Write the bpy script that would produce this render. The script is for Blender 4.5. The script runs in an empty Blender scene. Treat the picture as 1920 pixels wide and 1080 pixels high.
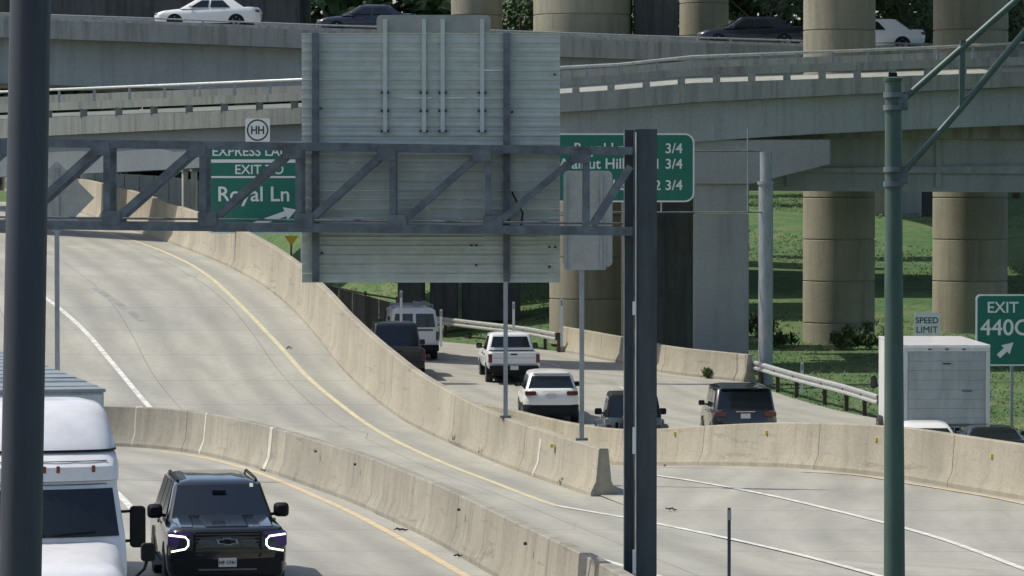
import bpy, math, random
from mathutils import Vector, Matrix
R = math.radians
random.seed(7)
scene = bpy.context.scene
C = scene.collection

# ------------------------------------------------------------------ camera
F = 7200.0                      # focal length in photograph pixels (1920 wide)
EYE = 7.0
PITCH = math.atan(190.0 / F)
cam_d = bpy.data.cameras.new('camera'); cam = bpy.data.objects.new('camera', cam_d); C.objects.link(cam)
cam_d.sensor_width = 36.0; cam_d.lens = 36.0 * F / 1920.0
cam_d.clip_start = 0.5; cam_d.clip_end = 3000
cam.location = (0, 0, EYE); cam.rotation_euler = (R(90) - PITCH, 0, 0)
scene.camera = cam

# ------------------------------------------------------------------ sky, sun, exposure
SUN_EL = R(54.0)
SUN_AZ = R(-77.0)               # measured from +Y towards +X: sun stands on the left, a little beyond
world = bpy.data.worlds.new('World'); scene.world = world; world.use_nodes = True
wn = world.node_tree.nodes; wl = world.node_tree.links
bg = wn['Background']
sky = wn.new('ShaderNodeTexSky'); sky.sky_type = 'NISHITA'; sky.sun_disc = False
sky.sun_elevation = SUN_EL; sky.sun_rotation = SUN_AZ
sky.air_density = 1.0; sky.dust_density = 2.0; sky.ozone_density = 1.0
wl.new(sky.outputs[0], bg.inputs[0]); bg.inputs[1].default_value = 0.145
sun_d = bpy.data.lights.new('sun', 'SUN'); sun_d.energy = 4.0; sun_d.angle = R(0.5); sun_d.color = (1.0, 0.95, 0.83)
sun = bpy.data.objects.new('sun', sun_d); C.objects.link(sun)
sdir = Vector((math.sin(SUN_AZ) * math.cos(SUN_EL), math.cos(SUN_AZ) * math.cos(SUN_EL), math.sin(SUN_EL)))
sun.rotation_euler = sdir.to_track_quat('Z', 'Y').to_euler()
sun.location = (-60, 40, 90)
scene.view_settings.view_transform = 'Standard'
scene.view_settings.look = 'None'
scene.view_settings.exposure = 0.0
scene.view_settings.gamma = 1.0
scene.view_settings.use_curve_mapping = False
scene.render.engine = 'CYCLES'
scene.render.filter_size = 1.9

# ------------------------------------------------------------------ pixel -> world helpers
def ray(x, y):
    u = (x - 960.0) / F; v = (540.0 - y) / F
    return Vector((u, math.cos(PITCH) + v * math.sin(PITCH), -math.sin(PITCH) + v * math.cos(PITCH)))
def P(x, y, D):
    d = ray(x, y); t = D / d.y
    return Vector((d.x * t, D, EYE + d.z * t))
def G(x, y, zf, lo=40.0, hi=420.0):
    d = ray(x, y); prev = lo
    def e(D): return EYE + d.z * D / d.y - zf(D)
    D = lo
    while D < hi:
        if e(D) <= 0: break
        D += 0.5
    a, b = D - 0.5, D
    for _ in range(30):
        m = (a + b) / 2
        if e(m) > 0: a = m
        else: b = m
    return P(x, y, b)
def lin(pts, x):
    if x <= pts[0][0]: return pts[0][1]
    for (x0, y0), (x1, y1) in zip(pts, pts[1:]):
        if x <= x1: return y0 + (y1 - y0) * (x - x0) / (x1 - x0)
    return pts[-1][1]
def smooth(pts, rad):
    def f(x): return sum(lin(pts, x + rad * k / 4.0) for k in range(-4, 5)) / 9.0
    return f
z_side = lambda D: 0.0
z_ramp = smooth([(0, 0), (98, 0), (106, .35), (114, 1.0), (124, 2.35), (132, 3.35), (140, 3.95), (150, 4.35), (165, 4.8), (200, 5.6), (400, 8)], 5)
z_free = smooth([(0, 0), (82, 0), (88, .06), (94, .09), (98.5, -.13), (102.5, -.47), (104.5, -.60), (108, -.80), (115, -1.0), (121, -1.0), (129, -.8), (141, -.2), (148, .03), (156, .1), (160, .2), (175, .5), (400, 2)], 3)
z_land0 = smooth([(0, 0), (82, 0), (88, .06), (94, .09), (98.5, -.13), (102.5, -.47), (104.5, -.60), (108, -.80), (115, -1.0), (121, -1.0), (129, -.8), (141, -.2), (148, .03), (158, .35), (170, 1.2), (185, 2.4), (215, 4.4), (255, 6.3), (300, 7.0), (900, 8)], 3)
def z_land(D): return z_land0(D)
def z_ground(x, D):
    e = lin(edge_pts, D) + .6 if D < 172 else edge_pts[-1][1] + 1.0 - (D - 172) * .25
    t = max(0.0, min(1.0, (x - e) / 7.0)); t = t * t * (3 - 2 * t); left = min(z_free(D), z_land0(D)) - .12
    if D > 235: left += (z_land0(D) - left) * min(1, (D - 235) / 30.0)
    return left + (z_land0(D) - left) * t

# ------------------------------------------------------------------ materials
MATS = {}
def nt(name):
    m = bpy.data.materials.new(name); m.use_nodes = True; MATS[name] = m
    return m, m.node_tree.nodes, m.node_tree.links, m.node_tree.nodes['Principled BSDF']
def simple(name, col, rough=.5, metal=0.0, coat=0.0, spec=.5, var=0.0, scale=8.0, bump=0.0, stretch=(1, 1, 1), var2=None):
    m, n, l, b = nt(name)
    b.inputs['Roughness'].default_value = rough; b.inputs['Metallic'].default_value = metal
    b.inputs['Coat Weight'].default_value = coat; b.inputs['Coat Roughness'].default_value = .06
    b.inputs['Specular IOR Level'].default_value = spec
    b.inputs['Base Color'].default_value = (*col, 1)
    if var or bump:
        tc = n.new('ShaderNodeTexCoord'); mp = n.new('ShaderNodeMapping'); mp.inputs['Scale'].default_value = stretch
        l.new(tc.outputs['Object'], mp.inputs[0])
        nz = n.new('ShaderNodeTexNoise'); nz.inputs['Scale'].default_value = scale; nz.inputs['Detail'].default_value = 6; nz.inputs['Roughness'].default_value = .65
        l.new(mp.outputs[0], nz.inputs['Vector'])
        if var:
            cr = n.new('ShaderNodeValToRGB')
            d = var2 if var2 else tuple(c * (1 - var) for c in col)
            u = tuple(min(1, c * (1 + var * .6)) for c in col)
            cr.color_ramp.elements[0].position = .32; cr.color_ramp.elements[0].color = (*d, 1)
            cr.color_ramp.elements[1].position = .68; cr.color_ramp.elements[1].color = (*u, 1)
            l.new(nz.outputs[0], cr.inputs[0]); l.new(cr.outputs[0], b.inputs['Base Color'])
        if bump:
            bp = n.new('ShaderNodeBump'); bp.inputs['Strength'].default_value = bump; bp.inputs['Distance'].default_value = .02
            l.new(nz.outputs[0], bp.inputs['Height']); l.new(bp.outputs[0], b.inputs['Normal'])
    return m
def concrete(name, col, streak=.35, blotch=.25, dirt=(.12, .11, .09), rough=.9, scuff=0.0):
    """weathered concrete: large blotches, vertical run-off streaks, fine grain"""
    m, n, l, b = nt(name)
    b.inputs['Roughness'].default_value = rough; b.inputs['Specular IOR Level'].default_value = .25
    tc = n.new('ShaderNodeTexCoord'); oi = n.new('ShaderNodeObjectInfo')
    sh = n.new('ShaderNodeVectorMath'); sh.operation = 'MULTIPLY_ADD'; l.new(oi.outputs['Random'], sh.inputs[0]); sh.inputs[1].default_value = (61, 47, 23); l.new(tc.outputs['Object'], sh.inputs[2])
    def noise(sc, st, det=5, ro=.6):
        mp = n.new('ShaderNodeMapping'); mp.inputs['Scale'].default_value = st; l.new(sh.outputs[0], mp.inputs[0])
        z = n.new('ShaderNodeTexNoise'); z.inputs['Scale'].default_value = sc; z.inputs['Detail'].default_value = det; z.inputs['Roughness'].default_value = ro
        l.new(mp.outputs[0], z.inputs['Vector']); return z
    def ramp(src, a, bb, ca, cb):
        r = n.new('ShaderNodeValToRGB'); r.color_ramp.elements[0].position = a; r.color_ramp.elements[1].position = bb
        r.color_ramp.elements[0].color = (*ca, 1); r.color_ramp.elements[1].color = (*cb, 1); l.new(src.outputs[0], r.inputs[0]); return r
    big = noise(.35, (1, 1, 1)); st = noise(1.0, (2.6, 2.6, .16), 6, .7); fine = noise(14, (1, 1, 1), 8, .7)
    c1 = ramp(big, .3, .7, tuple(c * (1 - blotch) for c in col), tuple(min(1, c * (1 + blotch * .5)) for c in col))
    f1 = ramp(st, .48, .72, (0, 0, 0), (streak,) * 3)
    mx = n.new('ShaderNodeMixRGB'); l.new(f1.outputs[0], mx.inputs[0]); l.new(c1.outputs[0], mx.inputs[1]); mx.inputs[2].default_value = (*dirt, 1)
    if scuff:
        sc_ = noise(1.0, (.5, .5, 5.0), 5, .7); f3 = ramp(sc_, .58, .72, (0, 0, 0), (scuff,) * 3)
        mz = n.new('ShaderNodeMixRGB'); l.new(f3.outputs[0], mz.inputs[0]); l.new(mx.outputs[0], mz.inputs[1]); mz.inputs[2].default_value = (.10, .095, .085, 1); mx = mz
    f2 = ramp(fine, .35, .75, (.82,) * 3, (1.1,) * 3)
    ml = n.new('ShaderNodeMixRGB'); ml.blend_type = 'MULTIPLY'; ml.inputs[0].default_value = 1
    l.new(mx.outputs[0], ml.inputs[1]); l.new(f2.outputs[0], ml.inputs[2]); l.new(ml.outputs[0], b.inputs['Base Color'])
    bp = n.new('ShaderNodeBump'); bp.inputs['Strength'].default_value = .35; bp.inputs['Distance'].default_value = .015
    l.new(fine.outputs[0], bp.inputs['Height']); l.new(bp.outputs[0], b.inputs['Normal'])
    return m
def pavement(name, col, lane=3.6, off=0.0, dark=.22, longi=1.0):
    """concrete pavement: blotches, tyre-polished wheel paths (from UV: u metres across, v metres along), transverse joints"""
    m, n, l, b = nt(name)
    b.inputs['Roughness'].default_value = .85; b.inputs['Specular IOR Level'].default_value = .3
    uv = n.new('ShaderNodeUVMap'); tc = n.new('ShaderNodeTexCoord')
    sep = n.new('ShaderNodeSeparateXYZ'); l.new(uv.outputs[0], sep.inputs[0])
    def math_(op, a, bb=None):
        k = n.new('ShaderNodeMath'); k.operation = op
        for i, s in enumerate((a, bb)):
            if s is None: continue
            if isinstance(s, (int, float)): k.inputs[i].default_value = s
            else: l.new(s, k.inputs[i])
        return k.outputs[0]
    u = math_('ADD', sep.outputs[0], off)
    # two wheel paths per lane
    ph = math_('MULTIPLY', u, 2 * math.pi / (lane / 2))
    wp = math_('POWER', math_('ADD', math_('MULTIPLY', math_('COSINE', ph), .5), .5), 3.0)
    big = n.new('ShaderNodeTexNoise'); big.inputs['Scale'].default_value = .12; big.inputs['Detail'].default_value = 6
    mp = n.new('ShaderNodeMapping'); mp.inputs['Scale'].default_value = (1.4, .25, 1); l.new(uv.outputs[0], mp.inputs[0])
    l.new(mp.outputs[0], big.inputs['Vector']); big.inputs['Scale'].default_value = .9
    fine = n.new('ShaderNodeTexNoise'); fine.inputs['Scale'].default_value = 5; fine.inputs['Detail'].default_value = 8; fine.inputs['Roughness'].default_value = .7
    l.new(tc.outputs['Object'], fine.inputs['Vector'])
    r = n.new('ShaderNodeValToRGB'); r.color_ramp.elements[0].position = .3; r.color_ramp.elements[1].position = .7
    r.color_ramp.elements[0].color = (*[c * .84 for c in col], 1); r.color_ramp.elements[1].color = (*[c * 1.08 for c in col], 1)
    l.new(big.outputs[0], r.inputs[0])
    m1 = n.new('ShaderNodeMixRGB'); l.new(math_('MULTIPLY', math_('MULTIPLY', wp, dark * 1.9), big.outputs[0]), m1.inputs[0]); l.new(r.outputs[0], m1.inputs[1]); m1.inputs[2].default_value = (.10, .10, .10, 1)
    # transverse saw joints every 4.6 m
    fr = math_('FRACT', math_('DIVIDE', sep.outputs[1], 4.6))
    fl_ = math_('FRACT', math_('DIVIDE', math_('ADD', u, 40.0), lane))
    jt = math_('MAXIMUM', math_('LESS_THAN', fr, .012), math_('MULTIPLY', math_('LESS_THAN', fl_, .008), longi))
    m2 = n.new('ShaderNodeMixRGB'); l.new(math_('MULTIPLY', jt, .45), m2.inputs[0]); l.new(m1.outputs[0], m2.inputs[1]); m2.inputs[2].default_value = (.08, .075, .07, 1)
    r2 = n.new('ShaderNodeValToRGB'); r2.color_ramp.elements[0].position = .3; r2.color_ramp.elements[1].position = .75
    r2.color_ramp.elements[0].color = (.86, .86, .86, 1); r2.color_ramp.elements[1].color = (1.06, 1.06, 1.06, 1); l.new(fine.outputs[0], r2.inputs[0])
    # broad soft stains and hairline cracks
    n3 = n.new('ShaderNodeTexNoise'); n3.inputs['Scale'].default_value = .16; n3.inputs['Detail'].default_value = 4; l.new(tc.outputs['Object'], n3.inputs['Vector'])
    r3 = n.new('ShaderNodeValToRGB'); r3.color_ramp.elements[0].position = .36; r3.color_ramp.elements[1].position = .6
    r3.color_ramp.elements[0].color = (.92, .925, .93, 1); r3.color_ramp.elements[1].color = (1.04, 1.03, 1.0, 1); l.new(n3.outputs[0], r3.inputs[0])
    wv = n.new('ShaderNodeTexNoise'); wv.inputs['Scale'].default_value = 1.2; l.new(tc.outputs['Object'], wv.inputs['Vector'])
    vm = n.new('ShaderNodeMixRGB'); vm.inputs[0].default_value = .25; l.new(tc.outputs['Object'], vm.inputs[1]); l.new(wv.outputs['Color'], vm.inputs[2])
    vo = n.new('ShaderNodeTexVoronoi'); vo.feature = 'DISTANCE_TO_EDGE'; vo.inputs['Scale'].default_value = .22; l.new(vm.outputs[0], vo.inputs['Vector'])
    ck = math_('MULTIPLY', math_('LESS_THAN', vo.outputs['Distance'], .0035), math_('MULTIPLY', math_('GREATER_THAN', n3.outputs[0], .55), .16))
    m3 = n.new('ShaderNodeMixRGB'); m3.blend_type = 'MULTIPLY'; m3.inputs[0].default_value = 1; l.new(m2.outputs[0], m3.inputs[1]); l.new(r3.outputs[0], m3.inputs[2])
    m4 = n.new('ShaderNodeMixRGB'); l.new(ck, m4.inputs[0]); l.new(m3.outputs[0], m4.inputs[1]); m4.inputs[2].default_value = (.09, .085, .08, 1)
    ml = n.new('ShaderNodeMixRGB'); ml.blend_type = 'MULTIPLY'; ml.inputs[0].default_value = 1
    l.new(m4.outputs[0], ml.inputs[1]); l.new(r2.outputs[0], ml.inputs[2]); l.new(ml.outputs[0], b.inputs['Base Color'])
    return m
pavement('pave_ramp', (.375, .367, .322), 3.9, .7)
pavement('pave_side', (.37, .362, .325), 3.6, .4, .22, 0.0)
pavement('pave_free', (.38, .37, .33), 3.6, .2, .16, 0.0)
concrete('conc_warm', (.385, .35, .275), .36, .22, (.15, .135, .11), .9, .45)
concrete('conc_old', (.335, .312, .26), .5, .26, (.12, .11, .09), .9, .55)
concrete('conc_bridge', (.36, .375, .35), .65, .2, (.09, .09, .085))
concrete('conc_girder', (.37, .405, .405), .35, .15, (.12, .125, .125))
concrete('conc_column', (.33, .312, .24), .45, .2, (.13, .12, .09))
concrete('conc_stained_shaded', (.205, .22, .21), .7, .2, (.07, .07, .065))  # left span: grime streaks, base colour darkened in place of shade
concrete('steel_girder_shaded', (.165, .195, .21), .25, .12, (.10, .11, .11), .6)  # blue-grey steel of the left span, made darker to paint in missing shade
concrete('conc_dark', (.10, .105, .105), .75, .35, (.025, .027, .028))  # stained dark concrete; also puts shade into colour of under-bridge piers and flyover girders
concrete('conc_pier', (.36, .375, .365), .3, .12, (.14, .14, .13))
simple('line_yellow', (.53, .46, .24), .7, var=.35, scale=3, var2=(.41, .385, .30))
simple('line_white', (.66, .66, .62), .7, var=.3, scale=3.5, var2=(.42, .41, .37))
simple('line_gold', (.53, .40, .21), .7, var=.35, scale=2.5, var2=(.42, .37, .28))
simple('joint_seal', (.50, .49, .43), .85, var=.25, scale=4)
simple('tyre_mark', (.27, .265, .245), .85, var=.3, scale=2)
simple('galv', (.30, .33, .35), .55, .35, var=.25, scale=6, stretch=(1, 1, .3))
simple('galv_bright', (.55, .56, .55), .4, .5, var=.2, scale=5)
simple('steel_dark', (.125, .145, .165), .6, .1, var=.5, scale=3)
simple('steel_post', (.055, .07, .08), .6, .1, var=.35, scale=4, stretch=(1, 1, .2))
simple('pole_near', (.062, .066, .09), .55, .2, var=.25, scale=5, stretch=(1, 1, .1))
simple('pole_green', (.065, .105, .095), .5, .1, var=.3, scale=6, stretch=(1, 1, .2))
simple('sign_back', (.54, .57, .545), .6, .0, var=.14, scale=3)
simple('sign_back_dull', (.31, .325, .305), .65, .0, var=.15, scale=4)
simple('sign_green', (.008, .15, .105), .55, var=.12, scale=3)
simple('sign_white', (.74, .76, .74), .5)
simple('sign_ink', (.03, .03, .035), .6)
simple('sign_yellow', (.62, .40, .03), .55)
simple('bolt', (.03, .032, .035), .6)
simple('black_void', (.012, .012, .014), .9)
simple('tyre', (.02, .02, .021), .85)
simple('rim', (.35, .35, .36), .35, .8)
simple('rim_dark', (.06, .06, .065), .4, .6)
simple('trim_black', (.010, .0115, .013), .6, spec=.2)
simple('trim_gray', (.10, .105, .11), .6)
simple('paint_black', (.005, .0065, .007), .18, .0, .8, .4)
simple('paint_white', (.74, .74, .73), .35, .0, .5)
simple('paint_truck_white', (.74, .73, .75), .4, .0, .3, var=.1, scale=2.5)
simple('paint_gray', (.13, .16, .17), .35, .3, .5)
simple('paint_navy', (.012, .016, .03), .3, .1, .6)
simple('paint_dark', (.012, .014, .017), .28, .1, .9)
simple('box_white', (.60, .62, .60), .5, var=.2, scale=2, stretch=(1.5, 1.5, .4))
simple('box_door', (.37, .41, .41), .55, var=.25, scale=1.6, stretch=(1.5, 1.5, .4))
simple('glass_dark', (.012, .018, .022), .08, .0, .0, .6)
simple('glass_blue', (.010, .016, .028), .12, .0, .0, .35)
simple('lamp_red', (.11, .010, .010), .3, coat=.5)
simple('lamp_clear', (.5, .52, .55), .15, coat=.5)
simple('lamp_amber', (.20, .05, .03), .35)
simple('lamp_violet', (.03, .008, .12), .2, coat=.5)
simple('chrome', (.5, .52, .53), .2, 1.0)
simple('plate', (.55, .57, .56), .5)
simple('reflector_yellow', (.65, .50, .03), .5)
simple('rubber', (.03, .028, .027), .9)
simple('bark', (.08, .06, .045), .9, var=.3, scale=6)
simple('leaf', (.06, .10, .035), .7, var=.45, scale=.8)
simple('leaf_grey', (.09, .13, .08), .75, var=.4, scale=.8)
simple('weed_green', (.10, .14, .05), .8, var=.5, scale=3)
simple('weed_dry', (.17, .14, .07), .85, var=.4, scale=3)
simple('grass_blade', (.14, .20, .09), .8, var=.3, scale=.35)
simple('blue_tarp', (.02, .10, .30), .6)
m, n, l, b = nt('drl'); b.inputs['Emission Color'].default_value = (1, 1, 1, 1); b.inputs['Emission Strength'].default_value = 3.0; b.inputs['Base Color'].default_value = (.9, .9, .9, 1)
m, n, l, b = nt('tail_lit'); b.inputs['Emission Color'].default_value = (1, .85, .8, 1); b.inputs['Emission Strength'].default_value = 1.2; b.inputs['Base Color'].default_value = (.6, .3, .3, 1)
# grassland: patchy greens and dry straw
m, n, l, b = nt('grassland'); b.inputs['Roughness'].default_value = .95; b.inputs['Specular IOR Level'].default_value = .1
tc = n.new('ShaderNodeTexCoord')
n1 = n.new('ShaderNodeTexNoise'); n1.inputs['Scale'].default_value = .16; n1.inputs['Detail'].default_value = 7; n1.inputs['Roughness'].default_value = .65
n2 = n.new('ShaderNodeTexNoise'); n2.inputs['Scale'].default_value = 2.2; n2.inputs['Detail'].default_value = 8; n2.inputs['Roughness'].default_value = .75
l.new(tc.outputs['Object'], n1.inputs['Vector']); l.new(tc.outputs['Object'], n2.inputs['Vector'])
cr = n.new('ShaderNodeValToRGB'); e = cr.color_ramp.elements; e[0].position = .3; e[0].color = (.06, .13, .055, 1); e[1].position = .72; e[1].color = (.17, .20, .095, 1)
k = cr.color_ramp.elements.new(.52); k.color = (.10, .17, .075, 1)
l.new(n1.outputs[0], cr.inputs[0])
c2 = n.new('ShaderNodeValToRGB'); c2.color_ramp.elements[0].position = .3; c2.color_ramp.elements[0].color = (.72, .72, .72, 1); c2.color_ramp.elements[1].position = .7; c2.color_ramp.elements[1].color = (1.25, 1.25, 1.2, 1)
l.new(n2.outputs[0], c2.inputs[0])
ml = n.new('ShaderNodeMixRGB'); ml.blend_type = 'MULTIPLY'; ml.inputs[0].default_value = 1; n4 = n.new('ShaderNodeTexNoise'); n4.inputs['Scale'].default_value = .55; n4.inputs['Detail'].default_value = 6; n4.inputs['Roughness'].default_value = .7; l.new(tc.outputs['Object'], n4.inputs['Vector'])
r4 = n.new('ShaderNodeValToRGB'); r4.color_ramp.elements[0].position = .5; r4.color_ramp.elements[0].color = (0, 0, 0, 1); r4.color_ramp.elements[1].position = .72; r4.color_ramp.elements[1].color = (.75, .75, .75, 1); l.new(n4.outputs[0], r4.inputs[0])
md_ = n.new('ShaderNodeMixRGB'); l.new(r4.outputs[0], md_.inputs[0]); l.new(cr.outputs[0], md_.inputs[1]); md_.inputs[2].default_value = (.20, .19, .105, 1)
l.new(md_.outputs[0], ml.inputs[1]); l.new(c2.outputs[0], ml.inputs[2]); l.new(ml.outputs[0], b.inputs['Base Color'])
bp = n.new('ShaderNodeBump'); bp.inputs['Strength'].default_value = .8; bp.inputs['Distance'].default_value = .15; l.new(n2.outputs[0], bp.inputs['Height']); l.new(bp.outputs[0], b.inputs['Normal'])

# ------------------------------------------------------------------ mesh helpers
class MB:
    def __init__(s): s.v = []; s.f = []; s.uv = None
    def add(s, vs, fs):
        o = len(s.v); s.v += [tuple(p) for p in vs]; s.f += [tuple(i + o for i in f) for f in fs]; return s
    def box(s, x0, x1, y0, y1, z0, z1, M=None):
        vs = [Vector((x, y, z)) for z in (z0, z1) for y in (y0, y1) for x in (x0, x1)]
        if M is not None: vs = [M @ p for p in vs]
        return s.add(vs, [(0, 2, 3, 1), (4, 5, 7, 6), (0, 1, 5, 4), (2, 6, 7, 3), (0, 4, 6, 2), (1, 3, 7, 5)])
    def bar(s, a, b, w, h, up=Vector((0, 0, 1))):
        """rectangular bar from a to b: w across, h along 'up'"""
        a = Vector(a); b = Vector(b); d = (b - a).normalized(); side = d.cross(up)
        if side.length < 1e-4: side = d.cross(Vector((0, 1, 0)))
        side.normalize(); u = side.cross(d).normalized()
        vs = [p + side * sx * w / 2 + u * sz * h / 2 for p in (a, b) for sz in (-1, 1) for sx in (-1, 1)]
        return s.add(vs, [(0, 1, 3, 2), (4, 6, 7, 5), (0, 4, 5, 1), (2, 3, 7, 6), (0, 2, 6, 4), (1, 5, 7, 3)])
    def tube(s, pts, rad, n=12, cap=True):
        pts = [Vector(p) for p in pts]; rs = rad if isinstance(rad, (list, tuple)) else [rad] * len(pts)
        rings = []
        for i, p in enumerate(pts):
            d = (pts[min(i + 1, len(pts) - 1)] - pts[max(i - 1, 0)]).normalized()
            ref = Vector((1, 0, 0)) if abs(d.x) < .9 else Vector((0, 1, 0))
            a = d.cross(ref).normalized(); bb = d.cross(a).normalized()
            rings.append([p + (a * math.cos(t) + bb * math.sin(t)) * rs[i] for t in [2 * math.pi * k / n for k in range(n)]])
        return s.rings(rings, cap)
    def rings(s, rings, cap=True):
        n = len(rings[0]); vs = [p for r in rings for p in r]; fs = []
        for i in range(len(rings) - 1):
            for k in range(n):
                a = i * n + k; b2 = i * n + (k + 1) % n
                fs.append((a, b2, b2 + n, a + n))
        if cap:
            fs.append(tuple(range(n - 1, -1, -1))); m = (len(rings) - 1) * n; fs.append(tuple(m + k for k in range(n)))
        return s.add(vs, fs)
    def lathe(s, prof, axis='x', c=(0, 0, 0), n=24):
        rings = []
        for (h, r) in prof:
            ring = []
            for k in range(n):
                t = 2 * math.pi * k / n
                if axis == 'x': ring.append(Vector((c[0] + h, c[1] + r * math.cos(t), c[2] + r * math.sin(t))))
                else: ring.append(Vector((c[0] + r * math.cos(t), c[1] + r * math.sin(t), c[2] + h)))
            rings.append(ring)
        return s.rings(rings)
    def prism(s, poly, y0, y1):
        """polygon in x,z pushed from y0 to y1"""
        n = len(poly); vs = [Vector((x, y0, z)) for x, z in poly] + [Vector((x, y1, z)) for x, z in poly]
        fs = [tuple(range(n)), tuple(range(2 * n - 1, n - 1, -1))] + [(k, k + n, (k + 1) % n + n, (k + 1) % n) for k in range(n)]
        return s.add(vs, fs)
    def quad(s, a, b2, c, d): return s.add([a, b2, c, d], [(0, 1, 2, 3)])
    def build(s, name, mat, parent=None, smooth_=30, bevel=0, seg=2):
        me = bpy.data.meshes.new(name); me.from_pydata(s.v, [], s.f)
        if s.uv:
            ul = me.uv_layers.new(name='UVMap')
            for lp in me.loops: ul.data[lp.index].uv = s.uv[lp.vertex_index]
        me.materials.append(MATS[mat]); me.validate(); me.update()
        if smooth_:
            me.polygons.foreach_set('use_smooth', [True] * len(me.polygons)); me.set_sharp_from_angle(angle=R(smooth_))
        return link(name, me, parent, bevel, seg)
def recalc(o):
    import bmesh
    bm = bmesh.new(); bm.from_mesh(o.data); bmesh.ops.recalc_face_normals(bm, faces=bm.faces); bm.to_mesh(o.data); bm.free(); return o
def link(name, me, parent=None, bevel=0, seg=2):
    o = bpy.data.objects.new(name, me); C.objects.link(o)
    if parent is not None: o.parent = parent
    recalc(o)
    if bevel:
        md = o.modifiers.new('bevel', 'BEVEL'); md.width = bevel; md.segments = seg; md.limit_method = 'ANGLE'; md.angle_limit = R(40)
    return o
def tag(o, label, cat, group=None):
    o['label'] = label; o['category'] = cat
    if group: o['group'] = group
    return o
def struct(o, kind='structure'): o['kind'] = kind; return o
def thing(name, label, cat, loc=(0, 0, 0), rz=0.0, group=None):
    o = bpy.data.objects.new(name, None); C.objects.link(o); o.location = loc; o.rotation_euler = (0, 0, rz); o.empty_display_size = .3
    return tag(o, label, cat, group)
def copy_tree(o, parent=None):
    c = o.copy(); C.objects.link(c); c.parent = parent
    for ch in list(o.children): copy_tree(ch, c)
    return c
def text(s, size, mat, parent, loc, name='lettering', align='LEFT', bold=.0, sx=1.0, depth=.004, face=1):
    cu = bpy.data.curves.new('txt', 'FONT'); cu.body = s; cu.size = size; cu.align_x = align; cu.extrude = depth; cu.offset = bold * size
    ob = bpy.data.objects.new('txt', cu); C.objects.link(ob)
    me = bpy.data.meshes.new_from_object(ob.evaluated_get(bpy.context.evaluated_depsgraph_get()))
    bpy.data.objects.remove(ob); bpy.data.curves.remove(cu)
    me.transform(Matrix.Translation(loc) @ Matrix.Rotation(R(90), 4, 'X') @ Matrix.Diagonal((sx, 1, 1, 1)))
    me.materials.clear(); me.materials.append(MATS[mat])
    o = bpy.data.objects.new(name, me); C.objects.link(o); o.parent = parent
    return o
def rrect(x0, x1, z0, z1, r, k=5):
    pts = []
    for cx, cz, a0 in ((x1 - r, z1 - r, 0), (x0 + r, z1 - r, 90), (x0 + r, z0 + r, 180), (x1 - r, z0 + r, 270)):
        for i in range(k + 1):
            t = R(a0 + 90 * i / k); pts.append((cx + r * math.cos(t), cz + r * math.sin(t)))
    return pts

def polyline(pts, step=.8):
    """resample with a Catmull-Rom spline"""
    pts = [Vector(p) for p in pts]; q = [pts[0] * 2 - pts[1]] + pts + [pts[-1] * 2 - pts[-2]]; out = []
    for i in range(1, len(q) - 2):
        p0, p1, p2, p3 = q[i - 1:i + 3]; n = max(2, int((p2 - p1).length / step))
        for k in range(n):
            t = k / n
            out.append(.5 * ((2 * p1) + (p2 - p0) * t + (2 * p0 - 5 * p1 + 4 * p2 - p3) * t * t + (3 * p1 - p0 - 3 * p2 + p3) * t ** 3))
    out.append(pts[-1]); return out
def side_normals(pl, sgn):
    ns = []
    for i in range(len(pl)):
        d = pl[min(i + 1, len(pl) - 1)] - pl[max(i - 1, 0)]; d.z = 0; d.normalize(); ns.append(Vector((d.y, -d.x, 0)) * sgn)
    return ns

# ================================================================== THE SETTING
# ---- barrier foot lines read off the photograph, laid on their own road surface
A_BASE = [(1108, 931), (1040, 908), (945, 874), (856, 837), (767, 795), (716, 760), (671, 722), (634, 684), (600, 640), (550, 583), (500, 541), (460, 517), (430, 501), (367, 474), (283, 443), (200, 416), (100, 386), (0, 358), (-120, 330)]
A_TOP = [(-120, 246), (0, 284), (143, 327), (277, 367), (367, 398), (452, 430), (538, 480), (593, 528), (643, 580), (693, 628), (740, 668), (798, 708), (848, 740), (880, 755), (940, 784), (1023, 808), (1078, 826), (1115, 843)]
B_BASE = [(1215, 1262), (1080, 1170), (912, 1073), (819, 1019), (740, 980), (660, 943), (590, 917), (509, 888), (420, 862), (340, 847), (244, 838), (150, 836), (40, 836), (-150, 838)]
C_LINE = [(600, 146), (700, 137), (780, 129), (867, 124), (945, 120.5), (1041, 114), (1115, 108.3), (1170, 104.7), (1234, 102.5), (1365, 98.5), (1488, 95.5), (1600, 93), (1700, 90.7), (1816, 87.7), (1920, 85.3), (2080, 81.5)]   # (photo column, distance)
A_pl = polyline([G(x, y, z_ramp) for x, y in A_BASE])
B_pl = polyline([G(x, y, z_side) for x, y in B_BASE])
C_pl = polyline([Vector(((x - 960) * D / F, D, z_free(D))) for x, D in C_LINE])
def x_at(pl, D):
    best = None
    for a, b2 in zip(pl, pl[1:]):
        if (a.y - D) * (b2.y - D) <= 0 and a.y != b2.y:
            return a.x + (b2.x - a.x) * (D - a.y) / (b2.y - a.y)
    return pl[0].x if abs(pl[0].y - D) < abs(pl[-1].y - D) else pl[-1].x

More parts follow.
